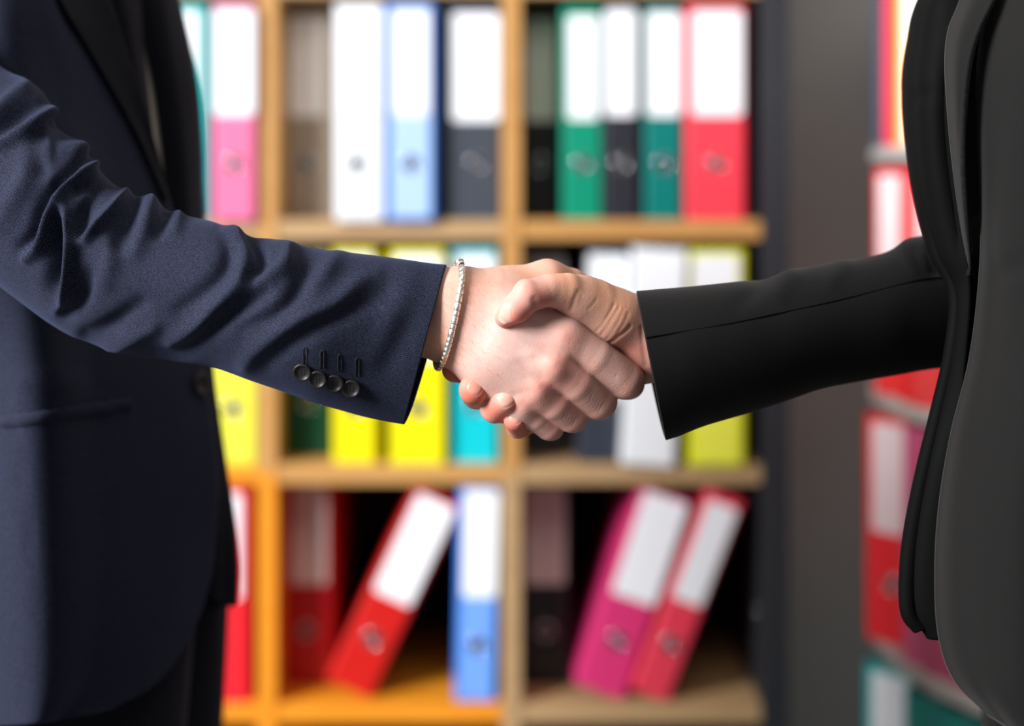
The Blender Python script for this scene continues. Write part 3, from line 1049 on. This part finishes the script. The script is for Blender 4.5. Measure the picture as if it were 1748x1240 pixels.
chest_folds = [([(0, 628, 0), (10, 660, -1.4), (20, 705, -1.6), (30, 745, -1.6), (45, 850, -1.4), (58, 980, -1.0), (64, 1080, 0)], 3.0),
               ([(60, 640, 0), (110, 655, 2.5), (160, 650, 0)], 22), ([(20, 660, 0), (50, 650, 2.0), (90, 640, 0)], 10),
               ([(60, 150, 0), (120, 250, 3), (190, 330, 0)], 30)]
jk, PJ, NJ = panel('jacket', near_rows, M['navy_cloth'], None, 0.0035, 130, 110, chest_folds)
under(jk, pa)
jk['label'] = 'navy suit jacket of finely dotted wool'

far_rows = []
for y, c in ((-260, [(150, .25), (180, .26), (195, .32), (110, .42), (-60, .47), (-250, .44)]),
             (-130, [(195, .245), (230, .255), (245, .31), (170, .42), (-20, .48), (-250, .46)]),
             (-20, [(230, .24), (268, .247), (290, .31), (230, .42), (0, .49), (-250, .47)]),
             (60, [(243, .24), (285, .247), (312, .31), (250, .42), (10, .49), (-250, .47)]),
             (150, [(262, .243), (300, .251), (330, .31), (270, .42), (20, .49), (-250, .47)]),
             (250, [(276, .247), (312, .257), (336, .315), (280, .42), (20, .49), (-250, .47)]),
             (340, [(284, .251), (318, .263), (338, .318), (285, .42), (20, .49), (-250, .47)]),
             (500, [(300, .255), (330, .268), (346, .318), (290, .42), (20, .49), (-250, .47)]),
             (640, [(322, .26), (342, .272), (356, .315), (300, .42), (20, .49), (-250, .47)]),
             (790, [(344, .262), (362, .273), (376, .31), (310, .42), (20, .49), (-250, .47)]),
             (880, [(352, .264), (372, .274), (390, .305), (320, .42), (20, .49), (-250, .47)]),
             (960, [(354, .265), (376, .275), (397, .30), (320, .42), (20, .49), (-250, .47)]),
             (1015, [(355, .266), (376, .275), (396, .30), (320, .42), (20, .49), (-250, .47)])):
    far_rows.append([(x, y, d) for x, d in c])
far_rows.append([(357, 1018, .266), (375, 1030, .275), (394, 1036, .30), (320, 1036, .42), (20, 1040, .49), (-250, 1040, .47)])
o, _, _ = panel('front_panel', far_rows, M['navy_plain'], None, 0.004, 110, 70)
under(o, pa, jk)
lap_px = [((40, -130), (88, -130), (130, -130)), ((103, 0), (150, 0), (188, 0)), ((150, 80), (185, 80), (215, 80)), ((200, 165), (222, 165), (244, 165)), ((243, 245), (255, 245), (266, 245)), ((283, 340), (287, 340), (290, 340))]
lap_rows = [[(x, y, surf_lookup(PJ, NJ, x, y)[0].y - 0.007 + 0.002 * (k == 2)) for k, (x, y) in enumerate(r)] for r in lap_px]
o, _, _ = panel('lapel', lap_rows, M['navy_plain'], None, 0.003, 60, 24)
under(o, pa, jk)
tie_rows = [[(150, -130, .225), (185, -130, .22), (222, -130, .23)], [(182, 0, .225), (212, 0, .219), (240, 0, .229)], [(205, 90, .225), (228, 90, .221), (246, 90, .23)],
            [(228, 180, .229), (246, 180, .225), (257, 180, .233)], [(250, 270, .233), (262, 270, .231), (268, 270, .238)], [(268, 340, .238), (274, 340, .237), (280, 340, .241)]]
o, _, _ = panel('necktie', tie_rows, M['tie'], None, 0.004, 60, 24)
under(o, pa)
sh_rows = [[(100, -130, .26), (190, -130, .243), (260, -130, .28)], [(120, 0, .26), (225, 0, .240), (280, 0, .28)], [(150, 120, .26), (245, 120, .241), (300, 120, .285)],
           [(180, 240, .26), (262, 240, .245), (315, 240, .29)], [(200, 360, .265), (280, 360, .253), (325, 360, .295)]]
o, _, _ = panel('shirt', sh_rows, M['shirt'], None, 0.002, 40, 40)
under(o, pa)
# pocket welt on the jacket side
wl = []
for t in np.linspace(0, 1, 24):
    x = -20 + 242 * t
    y = 727 - 36 * t ** 1.1
    row = []
    for dy in (-14, -9, 4, 12):
        p, nn = surf_lookup(PJ, NJ, x, y + dy * (1 if 0 < t < 1 else 0.8))
        q = np.array(at(x, y + dy, p.y)) + np.array(nn) * (0.0024 if dy in (-9, 4) else -0.0005)
        row.append(q)
    wl.append(row)
wl = np.array(wl)
o = finish_loft('pocket_welt', wl, False, M['navy_cloth'], None, 0)
under(o, pa, jk)


def button_mesh(r):
    bm = bmesh.new()
    lathe(bm, [(r * 0.55, 0), (r * 0.9, r * 0.08), (r, r * 0.2), (r * 0.97, r * 0.36), (r * 0.86, r * 0.42), (r * 0.74, r * 0.38), (r * 0.66, r * 0.26), (r * 0.3, r * 0.22), (0.0001, r * 0.21)], 36)
    for a in range(4):
        ang = math.pi / 4 + a * math.pi / 2
        lathe(bm, [(r * 0.11, r * 0.20), (r * 0.11, r * 0.245), (r * 0.07, r * 0.25)], 10, Matrix.Translation((r * 0.22 * math.cos(ang), r * 0.22 * math.sin(ang), 0)))
    me = bpy.data.meshes.new('button')
    bm.to_mesh(me); bm.free()
    me.polygons.foreach_set('use_smooth', [True] * len(me.polygons))
    me.materials.append(M['button']); me.materials.append(M['thread'])
    nholes = 4
    tot = len(me.polygons)
    per = 36 * 8 + 2
    for i in range(per, tot):
        me.polygons[i].material_index = 1
    return me


def place_button(me, P, n, px, py, root, part_, tilt=(0, 0, 0), lift=0.0004):
    p, nn = surf_lookup(P, n, px, py)
    p = at(px, py, p.y)
    o = bpy.data.objects.new('button', me)
    COL.objects.link(o)
    nn = (nn + Vector(tilt)).normalized()
    o.rotation_euler = nn.to_track_quat('Z', 'Y').to_euler()
    o.location = p + nn * lift
    under(o, root, part_)
    return o


bj = button_mesh(0.0085)
place_button(bj, PJ, NJ, 338, 655, pa, jk)

# sleeve
ST = [(-300, -190, -470, 60, .16, .060, 0), (-190, -70, -330, 200, .12, .056, 0), (-90, 30, -200, 330, .085, .054, 0), (0, 112, -85, 422, .055, .053, 0), (50, 138, -10, 482, .042, .052, 0), (84, 170, 45, 524, .034, .050, 0),
      (100, 218, 85, 553, .028, .049, 0), (138, 246, 125, 576, .024, .048, 0), (170, 290, 165, 591, .020, .047, 0), (206, 322, 206, 602, .017, .046, 0), (255, 340, 255, 611, .014, .046, 0),
      (305, 364, 305, 619, .010, .046, 0), (362, 378, 360, 627, .006, .046, 0), (398, 389, 395, 638, .004, .046, 0), (440, 404, 430, 651, .002, .046, 0), (500, 413, 480, 668, 0, .046, 0),
      (560, 429, 530, 686, -.002, .042, 0), (610, 433, 575, 699, -.003, .036, 0), (660, 439, 618, 711, -.004, .030, 0), (712, 447, 655, 719, -.005, .026, 4), (761, 452, 689, 725, -.006, .023, 11)]
FO = [([(-30, 215, 3), (0, 191, 5), (38, 153, 3)], 13),
      ([(-20, 240, -4), (20, 205, -5), (50, 185, -4), (78, 175, -2)], 12),
      ([(-30, 255, 2), (0, 246, 4.5), (30, 232, 5), (60, 213, 5), (88, 190, 4)], 11),
      ([(88, 210, -3), (60, 250, -2), (70, 290, -2.5)], 16),
      ([(52, 262, 2), (45, 305, 4), (20, 345, 3), (0, 380, 2)], 20),
      ([(141, 255, 4), (110, 255, 2)], 14),
      ([(146, 272, -4), (122, 296, -6), (93, 325, -7), (72, 362, -6), (58, 402, -5), (38, 424, -3)], 11),
      ([(165, 277, 3.2), (133, 297, 6), (106, 322, 7.5), (87, 352, 7), (77, 388, 6.5), (68, 420, 5), (45, 439, 3)], 9.5),
      ([(130, 322, -4), (155, 312, -5), (166, 318, -3)], 12),
      ([(98, 362, -3), (92, 400, -7), (93, 450, -8), (90, 488, -6), (97, 512, -2)], 14),
      ([(104, 346, 3), (115, 382, 5), (121, 422, 6), (118, 470, 6), (110, 508, 5), (98, 528, 2)], 10),
      ([(165, 330, -3), (145, 362, -6), (134, 393, -5)], 14),
      ([(217, 328, 3.2), (196, 352, 5), (174, 377, 6), (150, 402, 5), (137, 410, 2)], 9.5),
      ([(228, 345, -4), (212, 390, -3.5), (205, 420, -2)], 14),
      ([(150, 470, -2), (138, 508, -4), (112, 536, -3)], 14),
      ([(172, 400, 2), (190, 430, 2.5), (180, 480, 1.5)], 18),
      ([(256, 345, 4), (248, 385, 3.5), (232, 430, 2)], 15),
      ([(285, 362, -4), (270, 400, -2)], 11), ([(303, 366, 3), (300, 390, 2)], 12),
      ([(240, 520, -2), (190, 556, -3.5), (150, 572, -2)], 16), ([(262, 560, 2), (215, 585, 3), (190, 592, 2)], 14),
      ([(398, 392, 4), (414, 435, 3.5), (410, 480, 4.5), (372, 521, 5), (338, 557, 4.5), (296, 584, 2)], 16),
      ([(385, 392, -2), (396, 430, -4), (378, 472, -4.5), (345, 505, -3), (310, 530, -2)], 16),
      ([(425, 402, -3), (442, 425, -5), (445, 455, -4.5), (428, 475, -3)], 12),
      ([(450, 500, -3), (404, 531, -5), (360, 563, -5), (315, 596, -3), (270, 604, -1)], 14),
      ([(490, 425, 3), (484, 455, 4.5), (448, 478, 3), (430, 486, 1)], 13),
      ([(520, 430, -2), (522, 462, -4.5), (500, 512, -4.5), (462, 545, -3), (420, 560, -2)], 16),
      ([(640, 470, 1.5), (608, 487, 3), (568, 523, 3.5), (506, 549, 3.2), (440, 598, 2.5), (420, 620, 2)], 16),
      ([(660, 500, -1), (612, 523, -2.5), (563, 547, -3.2), (500, 583, -3), (452, 620, -2)], 16),
      ([(580, 432, 2), (560, 460, 3), (540, 480, 1)], 16), ([(700, 470, 1.5), (672, 540, 2), (650, 600, 1)], 26), ([(690, 560, -1.5), (660, 620, -1.5)], 22)]
FO = [([(x, y, a * (1.35 if x < 270 else 1.1)) for x, y, a in pts], w) for pts, w in FO]
sl, PS, NS, QS = sleeve('sleeve', ST, FO, M['navy_cloth'], None, 330, 170)
under(sl, pa, jk)
bs = button_mesh(0.0055)
for i, (x, y) in enumerate(((517, 634), (543, 645), (571, 653), (600, 661))):
    place_button(bs, PS, NS, x, y, pa, jk, (0.0, -0.9, 0.1 + 0.06 * (i % 2)), 0.0006 + 0.0011 * (i % 2))
for (x, y0, y1) in ((521, 594, 621), (550, 599, 628), (580, 606, 634), (610, 612, 642)):
    path = []
    for (dx, yy) in ((-3, y1), (-3, (y0 + y1) / 2), (-3, y0 + 3), (0, y0 - 1), (3, y0 + 3), (3, (y0 + y1) / 2), (3, y1)):
        p, nn = surf_lookup(PS, NS, x + dx - 2, yy)
        path.append(at(x + dx, yy, p.y) + nn * 0.0002)
    V_, F_ = tube_mesh(cr(np.array([tuple(v) for v in path]), 25), 0.00038, 6)
    o = mesh_obj('buttonhole', V_, F_, M['thread'])
    under(o, pa, jk)

# trousers
def leg_tube(name, sections, mat, n=40, m=40):
    """sections: (x, y, z, rx, ry)"""
    Sx = cr(np.array(sections, float), m)
    ph = np.linspace(0, 2 * np.pi, n, endpoint=False)
    P = np.stack([Sx[:, None, 0] + Sx[:, None, 3] * np.cos(ph)[None], Sx[:, None, 1] + Sx[:, None, 4] * np.sin(ph)[None], Sx[:, None, 2] + 0 * ph[None]], -1)
    F = grid_faces(m, n, True)
    F.append(tuple(range(n - 1, -1, -1))); F.append(tuple(range((m - 1) * n, m * n)))
    o = mesh_obj(name, P.reshape(-1, 3), F, mat, None, True, metric_uv(P, True))
    return o


def trousers(root, x0, yc, hip, mat, front):
    """two legs and the seat joined in one mesh"""
    bmj = bmesh.new()
    objs = []
    for s in (-1, 1):
        objs.append(leg_tube('leg', [(x0, yc + s * 0.085, 0.055, 0.10, 0.08), (x0, yc + s * 0.085, 0.45, 0.105, 0.085), (x0, yc + s * 0.08, 0.75, 0.125, 0.09), (x0, yc + s * 0.06, 0.92, 0.132, 0.09), (x0, yc + s * 0.05, 1.06, 0.115, 0.09)], mat))
    vs_, fs_, uv_ = [], [], []
    for o in objs:
        b0 = len(vs_)
        vs_ += [tuple(v.co) for v in o.data.vertices]
        fs_ += [tuple(i + b0 for i in p.vertices) for p in o.data.polygons]
        u = np.zeros(len(o.data.vertices) * 2).reshape(-1, 2)
        for lp in o.data.loops: u[lp.vertex_index] = o.data.uv_layers[0].data[lp.index].uv
        uv_.append(u)
        bpy.data.objects.remove(o)
    t = mesh_obj('trousers', vs_, fs_, mat, None, True, np.concatenate(uv_))
    under(t, root)
    for s in (-1, 1):
        V_, F_ = [], []
        sec = []
        for t_ in np.linspace(0, 1, 14):
            xx = x0 + front * (-0.10 + 0.29 * t_)
            w_ = 0.045 * (1 - 0.35 * abs(2 * t_ - 1) ** 3) * (0.5 if t_ in (0, 1) else 1)
            h_ = 0.085 * (1 - t_) ** 0.7 + 0.038
            sec.append((xx, w_, h_))
        n = 16
        for xx, w_, h_ in sec:
            for k in range(n):
                a = 2 * math.pi * k / n
                V_.append((xx, yc + s * 0.09 + w_ * math.cos(a), max(0.0, h_ * 0.5 + h_ * 0.55 * math.sin(a))))
        F_ = grid_faces(14, n, True) + [tuple(range(n - 1, -1, -1)), tuple(range(13 * n, 14 * n))]
        o = mesh_obj('shoe', V_, F_, M['shoe'])
        under(o, root)
    return t


trousers(pa, at(360, 1100, 0.32).x - 0.132, 0.33, 0, M['navy_plain'], 1)

# fine hair on the wrist and the back of the hand
HV, HF = [], []
for k in range(620):
    px_, py_ = rng.uniform(735, 860), rng.uniform(480, 640)
    if rng.random() < (px_ - 760) / 110: continue
    if py_ > 600 + (px_ - 735) * 0.45: continue
    p0 = A.surf(px_, py_, n=160)
    g0 = A.grad(p0[None], A.base)[0]; g0 /= np.linalg.norm(g0)
    if g0[1] > -0.1: continue
    tdir = np.array([0.75, -0.15, -0.55]) + rng.normal(0, 0.16, 3)
    tdir -= g0 * (tdir @ g0) * 0.9; tdir /= np.linalg.norm(tdir)
    L_ = rng.uniform(0.003, 0.006)
    side = np.cross(tdir, g0); b0 = len(HV)
    for q, rr_ in ((0, 1.0), (0.5, 0.8), (1.0, 0.3)):
        c_ = p0 + tdir * L_ * q + g0 * (0.0001 + 0.0011 * q * (1.5 - q)) + side * 0.0007 * q * q
        for a_ in (0, 2.09, 4.19):
            HV.append(tuple(c_ + (side * math.cos(a_) + g0 * math.sin(a_)) * 0.000026 * rr_))
    for q in (0, 1):
        for a_ in range(3):
            HF.append((b0 + q * 3 + a_, b0 + q * 3 + (a_ + 1) % 3, b0 + q * 3 + 3 + (a_ + 1) % 3, b0 + q * 3 + 3 + a_))
o = mesh_obj('wrist_hair', HV, HF, M['hair'])
o['kind'] = 'stuff'
under(o, pa, ob)

# bracelet -----------------------------------------------------------
bc = Vector(at(764, 546, -0.004))
axis_up = (Vector(at(783, 459, -0.004)) - Vector(at(745, 632, -0.004))).normalized()
axis_dep = Vector((0.20, -1, 0)).normalized()
ring_pts = []
for k in range(240):
    a = 2 * math.pi * k / 240
    dr = axis_up * math.cos(a) + axis_dep * math.sin(a)
    ts = np.linspace(0.008, 0.05, 240)
    Pp = np.array([tuple(bc + dr * t) for t in ts])
    v = A.base(Pp)
    i = int(np.argmax(v > 0.0022))
    ring_pts.append(bc + dr * ts[i])
rp_ = np.array([tuple(p) for p in ring_pts])
for _ in range(6): rp_ = (np.roll(rp_, 1, 0) + 2 * rp_ + np.roll(rp_, -1, 0)) / 4
seg = np.linalg.norm(np.roll(rp_, -1, 0) - rp_, axis=1)
cum = np.concatenate([[0], np.cumsum(seg)])
total = cum[-1]


def ring_at(s):
    s = s % total
    i = min(int(np.searchsorted(cum, s, 'right') - 1), len(rp_) - 1)
    u = (s - cum[i]) / seg[i]
    return Vector(rp_[i] * (1 - u) + rp_[(i + 1) % len(rp_)] * u)


br_root = empty('bead_bracelet', tuple(bc))
tag(br_root, 'silver bead bracelet round the bare wrist beside the navy cuff', 'bracelet')
V_, F_ = [], []
n6 = 6
for k in range(240):
    t = Vector(rp_[(k + 1) % 240] - rp_[k - 1]).normalized()
    w1 = t.cross(Vector((0, 0, 1)) if abs(t.z) < 0.9 else Vector((1, 0, 0))).normalized()
    w2 = t.cross(w1)
    for j in range(n6):
        a = 2 * math.pi * j / n6
        V_.append(Vector(rp_[k]) - bc + (w1 * math.cos(a) + w2 * math.sin(a)) * 0.0008)
# consistent ring frame
for k in range(240):
    for j in range(n6):
        F_.append((k * n6 + j, k * n6 + (j + 1) % n6, ((k + 1) % 240) * n6 + (j + 1) % n6, ((k + 1) % 240) * n6 + j))
mesh_obj('cord', V_, F_, M['oxide'], br_root)


def bead_mesh(nm, L_, r, mat):
    bm = bmesh.new()
    prof = [(r * 0.6, -L_ / 2), (r * 0.93, -L_ / 2 + L_ * 0.03), (r, -L_ / 2 + L_ * 0.14), (r * 1.01, 0), (r, L_ / 2 - L_ * 0.14), (r * 0.93, L_ / 2 - L_ * 0.03), (r * 0.6, L_ / 2)]
    lathe(bm, prof, 18)
    me = bpy.data.meshes.new(nm)
    bm.to_mesh(me); bm.free()
    me.polygons.foreach_set('use_smooth', [True] * len(me.polygons))
    me.materials.append(mat)
    return me


kinds = {'s': (bead_mesh('bead', 0.0032, 0.0019, M['silver']), 0.0032), 'l': (bead_mesh('bead', 0.0046, 0.0020, M['silver']), 0.0046),
         'g': (bead_mesh('bead', 0.0034, 0.0019, M['gold']), 0.0034), 'd': (bead_mesh('bead', 0.0028, 0.0017, M['oxide']), 0.0028), 'b': (bead_mesh('bead', 0.0040, 0.0024, M['silver']), 0.0042)}
s = -0.004
seq = 'bdsdlslslllslslssssgsggsggss'
i = 0
while s < total - 0.007:
    ch = seq[i] if i < len(seq) else 'sslsl'[i % 5]
    me, L_ = kinds[ch]
    p0, p1 = ring_at(s + 0.1 * L_), ring_at(s + 0.9 * L_)
    o = bpy.data.objects.new('bead', me)
    COL.objects.link(o)
    o.parent = br_root
    o.location = ring_at(s + L_ / 2) - bc
    o.rotation_euler = (p1 - p0).to_track_quat('Z', 'Y').to_euler()
    s += L_ + 0.0001
    i += 1

# ================================================================== person in black
pb = empty('person', (at(1900, 600, 0.02).x, 0.02, 0))
tag(pb, 'person in black jacket reaching out from the right, edge of the picture', 'person')
ob2, VB = B.build('body', at(745, 420, -0.055) - Vector((0, 0, 0.165)), at(1230, 420, 0.055) + Vector((0, 0, 0.02)), 0.0008, M['skin_b'], None, SK['base'])
tag(ob2, 'bare right hand, thumb laid over the other hand')
under(ob2, pb)

nb = []
for y, c in ((-260, [(1790, .02), (1810, -.01), (1850, -.03), (1930, -.02), (2080, .08), (2150, .22)]),
             (-130, [(1745, .00), (1768, -.03), (1830, -.055), (1950, -.05), (2150, .06), (2230, .22)]),
             (0, [(1690, -.02), (1715, -.045), (1790, -.075), (1950, -.07), (2180, .05), (2260, .22)]),
             (100, [(1668, -.025), (1690, -.05), (1770, -.085), (1950, -.08), (2180, .05), (2260, .22)]),
             (230, [(1666, -.03), (1688, -.055), (1770, -.09), (1950, -.085), (2180, .05), (2260, .22)]),
             (380, [(1674, -.03), (1694, -.055), (1775, -.09), (1950, -.085), (2170, .05), (2250, .22)]),
             (500, [(1668, -.03), (1692, -.055), (1775, -.09), (1950, -.085), (2160, .05), (2240, .22)]),
             (620, [(1652, -.03), (1680, -.058), (1770, -.092), (1950, -.085), (2160, .05), (2240, .22)]),
             (740, [(1622, -.03), (1655, -.06), (1760, -.095), (1950, -.09), (2170, .05), (2250, .22)]),
             (860, [(1602, -.03), (1640, -.062), (1750, -.098), (1950, -.09), (2180, .05), (2260, .22)]),
             (970, [(1595, -.03), (1635, -.062), (1750, -.10), (1950, -.09), (2190, .05), (2270, .22)])):
    nb.append([(x, y, d) for x, d in c])
nb.append([(1600, 1080, -.035), (1642, 1085, -.064), (1752, 1095, -.10), (1950, 1100, -.09), (2190, 1100, .05), (2270, 1100, .22)])
nb.append([(1626, 1160, -.045), (1668, 1170, -.072), (1760, 1200, -.10), (1950, 1220, -.09), (2190, 1230, .05), (2270, 1230, .22)])
nb.append([(1685, 1222, -.065), (1722, 1245, -.08), (1790, 1285, -.10), (1950, 1310, -.09), (2190, 1320, .05), (2270, 1320, .22)])
jb, PB, NB = panel('jacket', nb, M['grey_cloth'], None, 0.004, 130, 90, [([(1700, 300, 0), (1720, 440, 2.5), (1748, 520, 0)], 26), ([(1690, 470, 0), (1730, 460, -2), (1780, 430, 0)], 20)])
under(jb, pb)
jb['label'] = 'black tailored jacket with rounded front hem'
fb = []
for y, c in ((-260, [(1760, .03), (1720, .035), (1735, .10), (1850, .26), (2050, .33)]),
             (-130, [(1715, .015), (1655, .025), (1665, .10), (1800, .26), (2050, .33)]),
             (0, [(1660, .005), (1597, .02), (1589, .09), (1750, .26), (2050, .33)]),
             (70, [(1640, .0), (1582, .02), (1570, .09), (1740, .26), (2050, .33)]),
             (150, [(1635, -.005), (1574, .015), (1561, .08), (1730, .26), (2050, .33)]),
             (260, [(1640, -.005), (1580, .012), (1568, .07), (1730, .26), (2050, .33)]),
             (350, [(1648, -.005), (1592, .01), (1583, .055), (1730, .26), (2050, .33)]),
             (430, [(1655, -.005), (1612, .008), (1604, .045), (1730, .26), (2050, .33)]),
             (500, [(1662, -.005), (1640, .006), (1637, .035), (1740, .26), (2050, .33)]),
             (600, [(1655, -.008), (1634, .003), (1630, .03), (1740, .26), (2050, .33)]),
             (700, [(1645, -.008), (1614, .002), (1609, .03), (1740, .26), (2050, .33)]),
             (800, [(1632, -.008), (1592, .0), (1586, .03), (1740, .26), (2050, .33)]),
             (900, [(1622, -.008), (1574, .0), (1567, .03), (1740, .26), (2050, .33)]),
             (980, [(1618, -.008), (1566, .0), (1559, .028), (1740, .26), (2050, .33)]),
             (1045, [(1620, -.008), (1568, .0), (1561, .025), (1740, .26), (2050, .33)])):
    fb.append([(x, y, d) for x, d in c])
fb.append([(1622, 1092, -.008), (1590, 1084, .0), (1576, 1070, .024), (1740, 1090, .26), (2050, 1090, .33)])
o, _, _ = panel('front_panel', fb, M['satin'], None, 0.004, 130, 70, [([(1590, 160, 1), (1572, 165, 2), (1563, 160, 1)], 10), ([(1618, 60, 0), (1612, 200, 4), (1625, 330, 3), (1645, 450, 0)], 9)])
under(o, pb, jb)
# lapel that rolls over the near front
lb = [[(1665, -130, .0), (1700, -130, -.025), (1748, -130, -.035)], [(1640, -10, -.01), (1662, -10, -.04), (1698, -10, -.052)], [(1618, 50, -.012), (1640, 50, -.045), (1670, 50, -.055)],
      [(1612, 110, -.014), (1630, 110, -.045), (1652, 110, -.055)], [(1617, 200, -.014), (1630, 200, -.043), (1642, 200, -.052)], [(1626, 290, -.014), (1634, 290, -.038), (1640, 290, -.048)],
      [(1640, 390, -.014), (1644, 390, -.03), (1648, 390, -.036)], [(1656, 470, -.012), (1659, 470, -.010), (1662, 470, -.008)]]
o, _, _ = panel('lapel', lb, M['grey_cloth'], None, 0.003, 80, 24)
under(o, pb, jb)
# sleeve
SB = [(1087, 497, 1137, 752, .004, .045, -6), (1120, 494, 1162, 744, .006, .045, -3), (1180, 489, 1205, 727, .010, .045, 0), (1255, 481, 1280, 705, .018, .044, 0), (1310, 474, 1345, 684, .026, .043, 0),
      (1360, 459, 1400, 665, .034, .043, 0), (1440, 446, 1460, 653, .045, .043, 0), (1505, 433, 1530, 641, .056, .044, 0), (1548, 412, 1580, 632, .066, .045, 0), (1590, 397, 1640, 624, .078, .047, 0),
      (1650, 380, 1710, 610, .095, .05, 0), (1720, 310, 1830, 560, .12, .054, 0), (1770, 150, 1930, 350, .17, .058, 0), (1800, -20, 1970, 100, .20, .060, 0), (1830, -160, 1980, -120, .21, .06, 0)]
FB_ = [([(1555, 405, 2), (1545, 430, 3), (1560, 460, 1)], 12), ([(1300, 480, -2), (1285, 500, -2), (1260, 520, -1)], 18), ([(1350, 470, 2), (1330, 500, 2)], 18), ([(1590, 420, -3), (1600, 460, -3)], 14), ([(1440, 450, 1.5), (1420, 480, 1.5)], 16)]
sb, PSB, NSB, _ = sleeve('sleeve', SB, FB_, M['black_cloth'], None, 260, 130)
under(sb, pb, jb)
seam = []
for x, y in ((1103, 577), (1120, 574), (1180, 564), (1250, 552), (1330, 535), (1400, 520), (1460, 506), (1510, 493), (1570, 478), (1605, 474), (1630, 473)):
    p, nn = surf_lookup(PSB, NSB, x, y)
    seam.append(tuple(at(x, y, p.y) + nn * 0.0001))
V_, F_ = tube_mesh(cr(np.array(seam), 80), 0.00042, 6)
o = mesh_obj('sleeve_seam', V_, F_, M['satin'])
under(o, pb, jb)
trousers(pb, at(1740, 1240, 0.02).x + 0.16, 0.10, 0, M['black_cloth'], -1)
